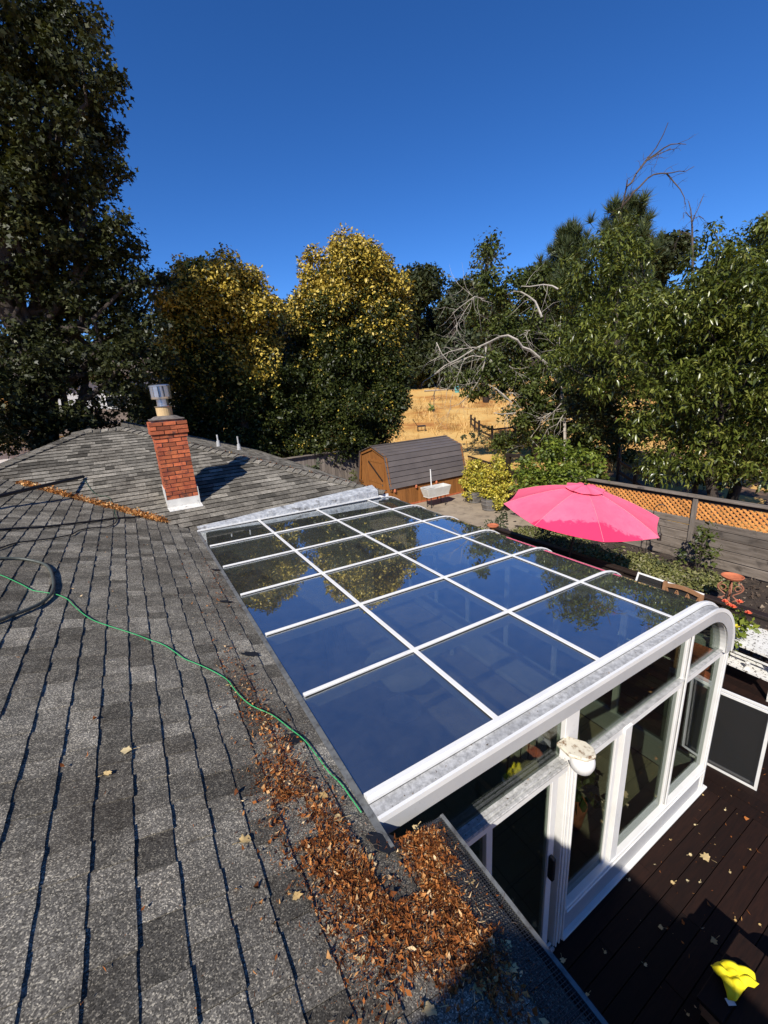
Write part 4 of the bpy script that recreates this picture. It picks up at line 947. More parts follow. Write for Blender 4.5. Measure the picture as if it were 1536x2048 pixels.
m_bigl = leafmat('glossy_leaf', [(0, (.024, .033, .006)), (.45, (.075, .095, .015)), (.8, (.17, .185, .032)), (1, (.28, .27, .07))], .30, .22, .45)
m_vine = leafmat('bright_green_leaf', [(0, (.045, .075, .010)), (.5, (.13, .17, .020)), (1, (.27, .30, .04))], .45, .25)
m_ysh = leafmat('yellow_variegated_leaf', [(0, (.10, .14, .025)), (.35, (.35, .32, .04)), (.7, (.62, .50, .06)), (1, (.80, .70, .22))], .45, .22)
m_pine = leafmat('pine_needle', [(0, (.020, .034, .012)), (.6, (.050, .070, .022)), (1, (.10, .12, .04))], .5, .1)
m_gc = leafmat('ground_cover_leaf', [(0, (.05, .06, .03)), (.4, (.12, .13, .035)), (.7, (.22, .21, .06)), (1, (.28, .25, .19))], .7, .15)
m_shr = leafmat('shrub_leaf', [(0, (.022, .032, .007)), (.6, (.070, .088, .017)), (1, (.14, .155, .036))], .45, .18, .3)

# --- big oak, left, behind the roof
oak = thing('oak_tree', 'huge dark oak tree filling the left side behind the roof', 'tree', (-2.2, 15.2, 0))
OL = [(30, 30, 95), (110, 50, 62), (165, 35, 38), (165, 130, 62), (225, 145, 22), (40, 170, 110), (150, 215, 62), (205, 275, 45), (80, 300, 105), (180, 340, 50), (240, 345, 18), (140, 420, 75), (40, 430, 95), (205, 470, 55), (255, 500, 28), (110, 520, 70), (225, 570, 62), (290, 555, 22), (322, 560, 12), (180, 620, 75), (262, 640, 50), (290, 700, 40), (120, 600, 50), (15, 560, 38), (40, 740, 70), (130, 745, 70), (225, 740, 62), (280, 790, 45), (20, 840, 75), (110, 850, 60), (200, 840, 40), (60, 660, 40), (-90, 100, 130), (-100, 330, 140), (-110, 560, 120), (-90, 780, 110), (310, 640, 25)]
lob = pxl(OL, 15.2, 1.0)
oc, C = crown(oak, m_oak, lob, 46, .20, .48, 80, .115, 'lobe', flat=.7, out=.5, shell=.75, fill=.3)
trunk_for(oak, (-2.2, 15.2, -.2), (-1.6, 15.2, 10.5), .42, [l[0] for l in lob], m_bark, 34)

# --- the two yellow tipped evergreens
def ytip(zlo, zhi, sc):
    def f(P, d, cr):
        h = np.clip((P[:, 2]-zlo)/(zhi-zlo), 0, 1.1)
        ph = np.sin(P[:, 0]*1.7+P[:, 1]*1.3)*np.sin(P[:, 2]*1.5+P[:, 0]*.6)
        s_ = h*1.5-.55+(cr-.5)*1.0+ph*.28+.25*d[:, 2]
        p = np.where(s_ > .38, .72, np.where(s_ > .08, .26, .02))
        return (rng.random(len(P)) < p*sc).astype(float)
    return f
mg1 = thing('evergreen_tree', 'dense round evergreen with yellow tips, left one beside chimney top', 'tree', (4.0, 17.75, 0), 'yellow tipped evergreens behind the roof')
L1 = [(358, 612, 44), (400, 572, 42), (478, 568, 42), (528, 625, 34), (440, 578, 60), (385, 600, 55), (490, 606, 44), (350, 650, 45), (425, 660, 78), (508, 662, 38), (340, 720, 50), (420, 750, 80), (510, 740, 65), (360, 800, 60), (450, 830, 80), (535, 810, 55), (400, 560, 40), (470, 555, 36), (340, 870, 60), (430, 890, 60), (530, 880, 55)]
lob1 = pxl(L1, 18.2, .7)
_, C1 = crown(mg1, m_mag, lob1, 26, .28, .58, 230, .115, 'quad', tips=ytip(3.6, 7.6, 1.0), flat=.85, fill=.18)
trunk_for(mg1, (4.0, 17.75, -.2), (4.0, 17.75, 7.0), .30, [l[0] for l in lob1], m_bark, 14)
mg2 = thing('evergreen_tree', 'taller dense evergreen with yellow tips, right one before the field', 'tree', (9.0, 17.3, 0), 'yellow tipped evergreens behind the roof')
L2 = [(596, 640, 32), (632, 590, 40), (776, 588, 40), (668, 530, 34), (735, 535, 36), (700, 545, 58), (650, 560, 50), (745, 555, 50), (634, 618, 38), (700, 630, 85), (775, 610, 45), (612, 680, 32), (650, 700, 70), (745, 690, 65), (790, 660, 30), (620, 770, 65), (705, 780, 80), (775, 760, 42), (795, 735, 24), (590, 840, 55), (660, 850, 75), (740, 840, 55), (785, 810, 30), (702, 512, 30), (720, 880, 50), (600, 880, 40)]
lob2 = pxl(L2, 19.4, .7)
_, C2 = crown(mg2, m_mag, lob2, 26, .28, .58, 230, .115, 'quad', tips=ytip(4.6, 9.4, 1.0), flat=.85, fill=.18)
trunk_for(mg2, (9.0, 17.3, -.2), (9.0, 17.3, 7.8), .30, [l[0] for l in lob2], m_bark, 14)
mid = thing('evergreen_shrub', 'dark low evergreen filling the gap between the two yellow tipped trees', 'shrub', (6.9, 20.6, 0))
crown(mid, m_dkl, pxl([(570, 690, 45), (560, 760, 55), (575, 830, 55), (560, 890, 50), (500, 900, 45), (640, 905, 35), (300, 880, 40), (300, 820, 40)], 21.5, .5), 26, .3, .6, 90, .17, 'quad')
MB().tube([(6.9, 20.6, -.2), (6.9, 20.7, 3.4)], [.14, .05], 7).build('trunk', m_bark, mid)

# --- background trees: two kinds with own crowns, then copies
def bgtree(name, label, px, pytop, D, width, mat, lean=0, n=7, size=.42, dens=3.2, per=120, grp=None, conif=False):
    top = at(px, pytop, D); base = np.array([top[0], top[1], float(zfield(top[0], top[1]))-.1]); H_ = top[2]-base[2]
    T = thing(name, label, 'tree', base, grp); w_ = width*mpp(px, pytop, D)
    lb = []
    for k in range(n):
        f = .12+.80*(k+rng.random()*.6)/n
        if conif: rr = w_*(1.05-f)*1.0; off = 0
        else: rr = w_*(.42+.25*rng.random()); off = w_*.55*math.sin(math.pi*min(1, f))
        a = rng.random()*6.28
        lb.append((base+np.array([math.cos(a)*off, math.sin(a)*off, H_*f]), np.array([rr, rr, rr*(.8 if not conif else .6)])))
    lb.append((base+np.array([0, 0, H_*.90]), np.array([w_*.42, w_*.42, H_*.10])))
    crown(T, mat, lb, dens, .06*H_, .10*H_, per, size, 'quad', flat=.75)
    trunk_for(T, base, base+np.array([0, 0, H_*.9]), .02*H_+.06, [l[0] for l in lb], m_bark, 9)
    return T
def copytree(T, px, D, s, rz, label, grp):
    r2 = T.copy(); COL.objects.link(r2); c = at(px, 800, D); z0 = float(zfield(c[0], c[1]))-.1
    r2.location = (c[0], c[1], z0); r2.scale = (s, s, s); r2.rotation_euler = (0, 0, rz); r2['label'] = label; r2['group'] = grp
    for ch in list(T.children):
        k = ch.copy(); COL.objects.link(k); k.parent = r2
    return r2
GB = 'trees beyond the field'
bgA = bgtree('background_tree', 'dark round crowned tree right behind the right yellow tipped evergreen', 832, 535, 85, 62, m_dkl, n=9, grp=GB, size=.62, dens=2.6)
bgB = bgtree('background_tree', 'dark olive tree between the evergreen and the bare branches', 905, 585, 82, 50, m_oliv, n=8, grp=GB, size=.60, dens=2.6)
bgC = bgtree('background_tree', 'tall thin airy tree rising above the bare branches', 975, 470, 60, 42, m_oliv, n=7, grp=GB, size=.40, dens=2.4, per=60)
for i, (px, D, s, kk, lab) in enumerate(((770, 62, 1.0, 0, 'dark tree mostly hidden behind the taller yellow tipped evergreen'), (870, 66, .95, 1, 'far dark tree filling the gap over the golden field'), (935, 68, .92, 0, 'far tree behind the drooping bare branches'), (1000, 60, .9, 1, 'far tree behind the dead grey branches on the right'), (700, 66, .9, 1, 'far tree hidden low behind the taller evergreen'), (600, 70, .85, 0, 'far tree in the gap between the two evergreens'), (480, 70, .8, 1, 'far tree hidden behind the left evergreen'), (1080, 66, .95, 0, 'far tree behind the dark shrubs at the field edge'), (1180, 62, 1.0, 1, 'far tree behind the pine with the bare branch'), (1290, 66, 1.0, 0, 'far tree low behind the big leaved tree'), (1400, 60, .95, 1, 'far tree hidden behind the centre of the big leaved tree'), (1520, 64, 1.0, 0, 'far tree hidden at the right edge of the picture'))):
    copytree((bgA, bgB)[kk], px, D*1.4, s, i*1.3, lab, GB)
tl = tag(tri_mesh('far_woodland', *(lambda a: (a[0], a[1], a[2]))(leaf_arrays(np.stack([(lambda p: (p[0], p[1], float(zfield(p[0], p[1]))+1.5+9.0*rng.random()))(at(px, 800, 118+22*rng.random())) for px in np.repeat(np.arange(-500, 2000, 14), 5)]), np.full(179*5, 4.2), 90, 1.5)), m_dkl, kind='stuff'))
# --- pines with a bare top
m_pn = m_pine
def pine(label, px, py, D, w, grp, fan):
    top = at(px, py, D); base = np.array([top[0], top[1], float(zfield(top[0], top[1]))-.1]); H_ = top[2]-base[2]
    T = thing('pine_tree', label, 'tree', base, grp); C = []
    wm = w*mpp(px, py, D)
    for k in range(44):
        f = .50+.50*((k+rng.random())/44)**.8; a = k*2.4+rng.random(); reach = wm*(.55+.75*rng.random())*(.30+.70*min(1, (1.03-f)*6))
        tipp = base+np.array([math.cos(a)*reach, math.sin(a)*reach, H_*f+reach*.35])
        for j in range(7): C.append(tipp-np.array([math.cos(a), math.sin(a), .3])*reach*.10*j+rng.normal(size=3)*.26)
    C = np.array(C); n = len(C)*70; P = np.repeat(C, 70, 0); d = rng.normal(size=(n, 3))*.55+np.array([0, 0, .9]); d /= np.linalg.norm(d, axis=1)[:, None]
    L = .75*(.7+.5*rng.random(n))[:, None]; s = np.cross(d, rng.normal(size=(n, 3))); s /= np.linalg.norm(s, axis=1)[:, None]
    V = np.stack([P-s*.028, P+s*.028, P+d*L], 1).reshape(-1, 3); F = np.arange(3*n).reshape(-1, 3)
    tri_mesh('crown', V, F, rng.random(n), m_pn, T, 'stuff'); trunk_for(T, base, base+np.array([0, 0, H_*.97]), .22, list(C), m_bark, 24); return T
pine('long needled pine, left of two, rising behind the big leaved tree', 1138, 472, 36, 34, 'pines behind the big leaved tree', 1)
pine('long needled pine with bare branch above it, right of two', 1255, 418, 34, 46, 'pines behind the big leaved tree', 1)
def polyline(mb, pts, D, r0, r1, dj=.0, ox=0, oy=0, sc=1.0, sides=5, dz=0.0):
    P = []; ph = rng.random()*6
    for i, (x, y) in enumerate(pts): P.append(at(ox+x*sc, oy+y*sc, D+dz*i/max(1, len(pts)-1)+dj*math.sin(ph+i*.8)))
    n = len(P); mb.tube(P, [.92*(r0+(r1-r0)*i/max(1, n-1)) for i in range(n)], sides); return P
def twigs(mb, P, n, L, r, droop=.2):
    for k in range(n):
        i = rng.integers(0, len(P)-1); s = P[i]+(P[i+1]-P[i])*rng.random(); d = unit(unit(P[i+1]-P[i])*.7+rng.normal(size=3)*.8+np.array([0, 0, -droop])); l = L*(.4+.8*rng.random())
        pts = [s]; q = s
        for j in range(4): d = unit(d+rng.normal(size=3)*.28+np.array([0, 0, -droop*.3])); q = q+d*l/4; pts.append(q)
        mb.tube(pts, [r, r*.8, r*.6, r*.4, r*.25], 4)
        if l > L*.7:
            d2 = unit(d+rng.normal(size=3)*.7); mb.tube([pts[2], pts[2]+d2*l*.3, pts[2]+d2*l*.45+rng.normal(size=3)*l*.06], [r*.5, r*.35, r*.2], 4)
def deadtree(label, name, groups, D, base, ox, oy, sc, mat, r0, tw, tl_, tr_, dj=.5, tbase=None):
    T = thing(name, label, 'tree', base)
    for nm, polys in groups:
        for pts, ra, rb in polys:
            mb = MB(); P = polyline(mb, pts, D, ra, rb, dj, ox, oy, sc); twigs(mb, P, tw if ra > r0*.3 else tw//2, tl_, tr_); mb.build(nm, mat, T)
    return T
Dd = 24.0; bp = at(1125, 860, Dd); 
dead = deadtree('dead grey tree with long bare branches arching over the dry field', 'dead_tree', [
 ('trunk', [([(1270, 2080), (1265, 1780), (1262, 1650), (1240, 1450), (1130, 1260), (1000, 1150), (940, 1130)], .085, .055), ([(1240, 1450), (1232, 1300), (1224, 1100), (1232, 930)], .045, .015)]),
 ('branch', [([(940, 1130), (900, 1075), (830, 1040), (770, 1050), (690, 1090), (600, 1130), (520, 1175), (440, 1225), (340, 1275), (250, 1350), (180, 1395)], .07, .02)]),
 ('branch', [([(780, 1330), (700, 1230), (630, 1205), (560, 1195), (480, 1225), (400, 1260), (340, 1290), (270, 1340)], .045, .015), ([(660, 1130), (655, 1230), (610, 1380), (540, 1480), (460, 1570)], .045, .015)]),
 ('branch', [([(480, 1140), (380, 1165), (250, 1230)], .03, .012), ([(620, 1130), (540, 1135), (470, 1145)], .03, .012), ([(280, 1095), (320, 1180), (385, 1255)], .03, .015), ([(840, 1275), (910, 1340), (990, 1410)], .03, .012)]),
 ('branch', [([(1090, 900), (1070, 850), (1040, 780), (990, 740), (930, 705), (870, 700)], .06, .02), ([(930, 662), (1000, 665), (1100, 650), (1170, 660), (1215, 685)], .02, .05)]),
 ('branch', [([(640, 760), (575, 740), (490, 800), (400, 870)], .03, .01), ([(540, 790), (500, 850), (470, 900), (420, 980)], .025, .01), ([(560, 740), (500, 690), (440, 640)], .02, .01)]),
 ('branch', [([(620, 1390), (660, 1410), (740, 1450), (800, 1500), (860, 1555)], .025, .035), ([(840, 1480), (900, 1485), (960, 1505)], .03, .015), ([(720, 1635), (780, 1645), (830, 1640), (890, 1635)], .02, .03), ([(830, 1640), (805, 1685)], .02, .01)]),
 ('branch', [([(1240, 1560), (1170, 1640), (1100, 1700), (1020, 1800), (940, 1900)], .03, .012), ([(1250, 1600), (1180, 1620), (1120, 1660), (1060, 1680)], .025, .01), ([(1255, 1650), (1210, 1720), (1130, 1760)], .025, .01), ([(1000, 1000), (960, 1020), (920, 1040)], .025, .012)]),
 ('branch', [([(330, 1360), (280, 1450), (240, 1530), (200, 1600)], .014, .006), ([(400, 1290), (380, 1400), (350, 1500)], .014, .006), ([(500, 1210), (450, 1330), (420, 1450), (380, 1560)], .016, .006), ([(560, 1200), (540, 1330), (500, 1460)], .016, .006), ([(300, 1330), (310, 1450), (330, 1580)], .012, .006)])],
 Dd, (bp[0], bp[1], 0), 800, 400, 400/1536, m_dead, .07, 9, 1.5, .011, .5)
bare = deadtree('bare topped tree whose crooked leafless branches stand against blue sky', 'bare_tree', [
 ('trunk', [([(200, 3300), (215, 2000), (240, 1200), (262, 820), (270, 780), (290, 690), (315, 575), (322, 515)], .12, .035)]),
 ('branch', [([(315, 575), (360, 540), (400, 460), (480, 350), (570, 240), (630, 130), (675, 20)], .065, .018), ([(400, 460), (440, 410), (490, 350)], .05, .04)]),
 ('branch', [([(480, 350), (560, 300), (640, 240), (700, 210), (770, 205), (830, 210)], .055, .016), ([(490, 350), (580, 300), (650, 270), (700, 240)], .045, .014)]),
 ('branch', [([(275, 745), (330, 690), (370, 630), (430, 575), (500, 500), (550, 470), (610, 460), (660, 460), (710, 455), (770, 440), (820, 445), (900, 400)], .07, .014), ([(290, 700), (340, 640), (390, 600)], .025, .01)]),
 ('branch', [([(660, 460), (690, 495), (720, 530), (780, 600), (815, 670), (820, 730)], .05, .014), ([(240, 930), (330, 895), (400, 900), (460, 950), (530, 1025)], .03, .012)])],
 33.0, tuple(at(1232, 900, 33)[:2])+(0,), 1180, 240, 356/1536, m_twig, .03, 5, 1.0, .014, .3)
bare2 = deadtree('thin leafless sapling standing above the big leaved tree top', 'bare_sapling', [
 ('trunk', [([(880, 3000), (885, 2000), (885, 1100), (880, 900), (870, 780), (850, 700)], .06, .01)]),
 ('branch', [([(885, 880), (905, 820), (930, 770), (960, 700), (985, 635)], .02, .006), ([(875, 850), (830, 800), (805, 800), (805, 850)], .015, .006), ([(880, 1000), (820, 970), (790, 970), (770, 940)], .015, .006), ([(900, 850), (940, 830), (980, 850)], .015, .006)])],
 20.0, tuple(at(1385, 900, 20)[:2])+(0,), 1180, 240, 356/1536, m_twig, .02, 5, .6, .006, .2)
# --- darker mixed trees between the field and the big leaved tree
mx = thing('mixed_tree', 'dark small leaved tree tangled among dead grey branches', 'tree', tuple(at(1075, 900, 26)[:2])+(0,))
LM = [(1000, 560, 32), (1060, 560, 40), (1020, 610, 42), (1095, 610, 45), (1140, 560, 40), (960, 620, 26), (1060, 680, 45), (1120, 690, 50), (1010, 680, 35), (985, 740, 45), (1040, 760, 50), (1110, 770, 60), (1160, 720, 50), (1060, 830, 55), (1130, 850, 60), (1180, 810, 50), (1020, 885, 32), (1110, 900, 40), (1200, 860, 42), (1235, 885, 40), (1165, 885, 36), (1270, 860, 36), (935, 760, 36), (975, 500, 16), (965, 560, 20), (1000, 640, 30)]
lm = pxl(LM, 25.5, 1.2); crown(mx, m_shr, lm, 16, .28, .58, 85, .18, 'quad', flat=.75, shell=.7, fill=.3)
trunk_for(mx, tuple(at(1075, 900, 26)[:2])+(-.2,), at(1075, 620, 26), .22, [l[0] for l in lm], m_bark, 16)
# --- big leaved tree, right
bigt = thing('big_leaved_tree', 'large glossy leaved tree overhanging the lattice fence on the right', 'tree', (13.4, 6.2, 0))
LB = [(1235, 470, 36), (1190, 530, 48), (1255, 540, 48), (1160, 590, 38), (1300, 610, 40), (1365, 605, 36), (1415, 520, 36), (1425, 460, 18), (1470, 500, 40), (1520, 480, 42), (1220, 610, 60), (1300, 630, 60), (1400, 610, 60), (1480, 570, 65), (1180, 670, 50), (1270, 700, 60), (1360, 690, 65), (1450, 660, 65), (1530, 640, 60), (1130, 660, 34), (1110, 720, 24), (1150, 740, 38), (1220, 770, 42), (1320, 780, 55), (1410, 760, 60), (1500, 740, 65), (1290, 850, 42), (1360, 850, 55), (1440, 850, 55), (1520, 840, 50), (1335, 920, 45), (1395, 920, 40), (1470, 920, 42), (1525, 945, 32), (1300, 925, 28), (1620, 560, 100), (1640, 760, 110), (1600, 900, 60)]
lb = pxl(LB, 14.2, .9)
Cb, Qb = subclumps(lb, 120, .15, .30, flat=.8, fill=.25)
V, F, t_, _, P = leaf_arrays(Cb, Qb, 18, .150, 'long', up=.85, out=.35, shell=.8, droop=.40, sizevar=.25)
depth = (P-CAM)@CF; order = np.argsort(depth/ (1+0*depth)); px_, py_ = np.array([project(p)[:2] for p in P]).T
vis = [i for i in order if 1000 < px_[i] < 1536 and 380 < py_[i] < 1000][:300]; pick = set(vis)
for i in vis:
    tri_mesh('leaf', V[5*i:5*i+5], np.array([[0, 1, 2], [1, 3, 2], [0, 2, 4], [2, 3, 4]]), t_[4*i:4*i+4], m_bigl, bigt)
keep = np.array([i for i in range(len(P)) if i not in pick])
Vk = V.reshape(-1, 5, 3)[keep].reshape(-1, 3); n = len(keep); b = np.arange(n)[:, None]*5
tri_mesh('crown', Vk, np.concatenate([b+np.array([[0, 1, 2]]), b+np.array([[1, 3, 2]]), b+np.array([[0, 2, 4]]), b+np.array([[2, 3, 4]])], 1).reshape(-1, 3), t_.reshape(-1, 4)[keep].ravel(), m_bigl, bigt, 'stuff')
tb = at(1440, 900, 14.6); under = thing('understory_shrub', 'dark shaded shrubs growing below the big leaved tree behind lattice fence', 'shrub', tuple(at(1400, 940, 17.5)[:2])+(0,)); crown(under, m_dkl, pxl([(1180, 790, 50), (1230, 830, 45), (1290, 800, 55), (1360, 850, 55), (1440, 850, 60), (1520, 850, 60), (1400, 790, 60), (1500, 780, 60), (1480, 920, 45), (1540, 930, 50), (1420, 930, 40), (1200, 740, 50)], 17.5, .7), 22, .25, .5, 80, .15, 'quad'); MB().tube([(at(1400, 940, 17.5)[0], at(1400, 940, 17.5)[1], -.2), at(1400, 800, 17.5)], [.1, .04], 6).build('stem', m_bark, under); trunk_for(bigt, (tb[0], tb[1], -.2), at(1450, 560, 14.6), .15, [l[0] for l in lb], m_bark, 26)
bk = thing('shade_tree', 'dark leafy tree in shade behind the big leaved tree', 'tree', tuple(at(1480, 900, 19)[:2])+(0,))
lk = pxl([(1330, 640, 60), (1420, 600, 70), (1500, 600, 80), (1380, 730, 70), (1480, 720, 80), (1300, 760, 50), (1540, 800, 60), (1440, 800, 50), (1640, 700, 100)], 19, 1.0)
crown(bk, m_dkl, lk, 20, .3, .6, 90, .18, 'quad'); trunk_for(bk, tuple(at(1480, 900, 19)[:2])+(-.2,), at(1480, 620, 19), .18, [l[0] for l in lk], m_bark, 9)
# --- green bush over the fence corner
vb = thing('green_bush', 'bright green leafy bush spilling over the fence behind pink umbrella', 'bush', (11.2, 8.6, 0))
crown(vb, m_vine, pxl([(1110, 915, 38), (1060, 945, 30), (1150, 935, 38), (1195, 945, 22), (1090, 955, 32), (1135, 965, 32), (1045, 965, 18), (1180, 970, 18), (1100, 880, 14), (1190, 920, 14)], 13.6, .4), 150, .12, .22, 30, .10, 'quad', up=.7, droop=.4)
for k in range(5): MB().tube([(11.35+.1*k, 8.2+.25*k, -.1), (11.2+.1*k, 8.1+.25*k, 1.3)], [.035, .015], 6).build('stem', m_bark, vb)
# --- yellow shrubs in the barrels
for (x, y), lab, LL in (((11.05, 11.85), 'bushy yellow variegated shrub in the barrel nearer the shed', [(952, 938, 22), (940, 960, 18), (962, 965, 20), (950, 985, 18), (935, 980, 12)]), ((10.72, 10.72), 'larger bushy yellow variegated shrub in the barrel nearer umbrella', [(995, 935, 24), (978, 960, 22), (1008, 960, 20), (985, 985, 22), (1005, 985, 18), (995, 1000, 18)])):
    T = thing('yellow_shrub', lab, 'shrub', (x, y, .4), 'yellow shrubs in half barrels'); D = math.hypot(x, y)
    crown(T, m_ysh, pxl(LL, D, .15), 230, .08, .15, 30, .08, 'quad', up=.6)
    for k in range(4): MB().tube([(x-.06+.04*k, y, .38), (x-.2+.13*k, y+.1*math.sin(k*2), 1.0)], [.018, .008], 5).build('stem', m_bark, T)
# --- shrubs and garden plants
def shrub(label, x, y, h, w_, mat, size, grp=None, dens=70, per=22, name='shrub', kind='quad', z=0):
    T = thing(name, label, 'shrub', (x, y, z), grp)
    L = [(np.array([x+rng.normal(0, w_*.2), y+rng.normal(0, w_*.2), z+h*f]), np.array([w_*k, w_*k, h*.2])) for f, k in ((.25, .9), (.45, .8), (.65, .55), (.85, .28))]
    crown(T, mat, L, dens, .07, .16, per, size, kind, up=.5)
    mb = MB(); [mb.tube([(x, y, z-.05), (x+rng.normal(0, w_*.25), y+rng.normal(0, w_*.25), z+h*.8)], [.014, .005], 5) for _ in range(5)]; mb.build('stems', m_bark, T); return T
shrub('upright green shrub with pointed top growing against the grey fence', 10.45, 3.95, 1.15, .42, m_shr, .085)
shrub('small shrub at the right end of the bed by grey boards', 10.3, 2.2, .45, .35, m_shr, .07)
shrub('loose green shrub on the concrete patio by the railing end', 8.55, 8.35, .85, .50, m_oliv, .075)
shrub('grey green bush between railing and umbrella shade', 8.9, 6.9, .65, .75, m_oliv, .07)
shrub('leafy vine mound along the roof edge left of the shed', 5.6, 14.8, 2.0, 1.1, m_oliv, .12, dens=26)
shrub('low vine against the board fence beside the shed door', 7.3, 15.2, 1.3, .7, m_shr, .11, dens=30)
shrub('weedy green clump beyond the shed roof by rail fence', 22.0, 23.5, 1.3, 1.6, m_oliv, .16, dens=9)
shrub('green weed tuft standing alone in the golden field', 32.0, 42.0, 2.2, 1.0, m_vine, .28, dens=12)
shrub('dark green bush at the foot of the dead tree', 22.3, 18.8, 1.5, 1.7, m_shr, .17, dens=10)
# ground cover strip
n = 900; C = np.stack([7.75+2.6*rng.random(n)**.9, 3.2+5.2*rng.random(n), .02+.10*rng.random(n)], 1)
C = C[(np.sin(C[:, 0]*2.1+C[:, 1]*1.4)+rng.normal(0, .5, len(C)) > -.45)]
V, F, t_, _, _ = leaf_arrays(C, np.stack([np.full(len(C), .15), np.full(len(C), .15), np.full(len(C), .09)], 1), 42, .065, 'quad', up=.5)
tri_mesh('ground_cover', V, F, t_, m_gc, kind='stuff')
# bark chips and fallen bits on the bed
def litter(name, P, nrm, size, mat, n_, r=rng, curl=.5, narrow=.55):
    L = size*(.40+2.6*r.random(n_)**5)[:, None]; nr = nrm+r.normal(size=(n_, 3))*.55; nr /= np.linalg.norm(nr, axis=1)[:, None]
    ax = r.normal(size=(n_, 3)); ax -= nr*(ax*nr).sum(1)[:, None]; ax /= np.linalg.norm(ax, axis=1)[:, None]; sd_ = np.cross(nr, ax); wv = np.where(r.random(n_) < narrow, .07+.10*r.random(n_), .25+.45*r.random(n_))[:, None]
    c = (curl*r.random(n_))[:, None]
    V = np.stack([P-ax*L*.5+nr*L*c*.5, P+sd_*L*wv*.5+nr*L*.05, P+ax*L*.5+nr*L*c*.7, P-sd_*L*wv*.5], 1).reshape(-1, 3)
    b = np.arange(n_)[:, None]*4; F = np.concatenate([b+np.array([[0, 1, 3]]), b+np.array([[1, 2, 3]])], 1).reshape(-1, 3)
    return tri_mesh(name, V, F, np.repeat(r.random(n_), 2), mat, kind='stuff')
m_chip = leafmat('bark_chip', [(0, (.05, .035, .025)), (.6, (.12, .085, .06)), (1, (.40, .31, .22))], .9, .0, .2)
n = 6500; P = np.stack([7.6+3.4*rng.random(n), -1+7.5*rng.random(n), np.full(n, .012)], 1); litter('bark_chips', P, np.array([0, 0, 1.]), .055, m_chip, n)
# rose bush with coral flowers
rb = thing('rose_bush', 'rose bush with coral orange blooms behind the sunroom corner', 'rose bush', (6.75, 2.32, 0))
crown(rb, m_vine, pxl([(1462, 1232, 16), (1480, 1240, 20), (1462, 1258, 22), (1490, 1255, 14), (1468, 1280, 16), (1450, 1245, 12)], 7.05, .12), 260, .06, .12, 16, .07, 'quad', up=.6)
m_rose = M('coral_petal', (.85, .24, .11), (.80, .15, .08), 30, .6)
for px, py in ((1450, 1205), (1458, 1212), (1479, 1206), (1496, 1228), (1466, 1216)):
    c = at(px, py, 7.0); mb = MB()
    for rg, (nn_, ra, hz) in enumerate(((6, .045, .0), (5, .030, .012), (4, .017, .022))):
        for k in range(nn_):
            a = 2*math.pi*k/nn_+rg*.5; e = np.array([math.cos(a), math.sin(a), 0]); tg = np.array([-math.sin(a), math.cos(a), 0]); o_ = c+np.array([0, 0, hz])
            mb.add([o_, o_+e*ra*.6+tg*ra*.5+np.array([0, 0, .018]), o_+e*ra+np.array([0, 0, .03]), o_+e*ra*.6-tg*ra*.5+np.array([0, 0, .018])], [(0, 1, 2), (0, 2, 3)])
    mb.build('flower', m_rose, rb)
for k in range(6): MB().tube([(6.7+.02*k, 2.3, 0), at(1450+8*k, 1225+6*(k % 2), 7.05)], [.010, .005], 5).build('stem', m_shr, rb)
m_yf = M('yellow_petal', (.80, .62, .04), rough=.6); yf = thing('yellow_flower', 'single yellow bloom low beside the flaking white table', 'flower', at(1470, 1253, 6.9)); c = at(1470, 1253, 6.9)
mb = MB(); [mb.add([c, c+np.array([.045*math.cos(a-.4), .045*math.sin(a-.4), .01]), c+np.array([.06*math.cos(a), .06*math.sin(a), .02]), c+np.array([.045*math.cos(a+.4), .045*math.sin(a+.4), .01])], [(0, 1, 2), (0, 2, 3)]) for a in np.arange(6)*1.047]; mb.build('petals', m_yf, yf); MB().tube([c-[0, 0, .5], c], .006, 5).build('stem', m_shr, yf)
# dry grass tufts in the near field
m_gr = leafmat('dry_grass_blade', [(0, (.34, .19, .06)), (.6, (.58, .37, .13)), (1, (.70, .50, .22))], .8, .15, .2)
n = 70000; a = R(90)-R(8)-R(60)*rng.random(n); d = 18+48*rng.random(n)**1.2; gx, gy = np.cos(a)*d, np.sin(a)*d
ok = ((gy > 16.9) | (gx > 12.8)) & (np.sin(gx*.55+gy*.21)*np.sin(gy*.43-gx*.17)+.5*np.sin(gx*1.3+2)*np.sin(gy*1.1)+.4*rng.normal(size=n) > .25); gx, gy = gx[ok], gy[ok]; n = len(gx); P = np.stack([gx, gy, zfield(gx, gy)-.02], 1)
hd = (.08+.30*rng.random(n)**2)[:, None]*(1+d[ok]/70)[:, None]; tl_ = np.stack([rng.normal(0, .35, n), rng.normal(0, .35, n), np.ones(n)], 1)*hd; sd_ = np.stack([np.cos(a[ok]*40), np.sin(a[ok]*40), 0*a[ok]], 1)*hd*.055
V = np.stack([P-sd_, P+sd_, P+tl_+sd_*1.2, P+tl_*.8-sd_], 1).reshape(-1, 3); b = np.arange(n)[:, None]*4
tri_mesh('dry_grass', V, np.concatenate([b+np.array([[0, 1, 2]]), b+np.array([[0, 2, 3]])], 1).reshape(-1, 3), np.repeat(rng.random(n), 2), m_gr, kind='stuff')

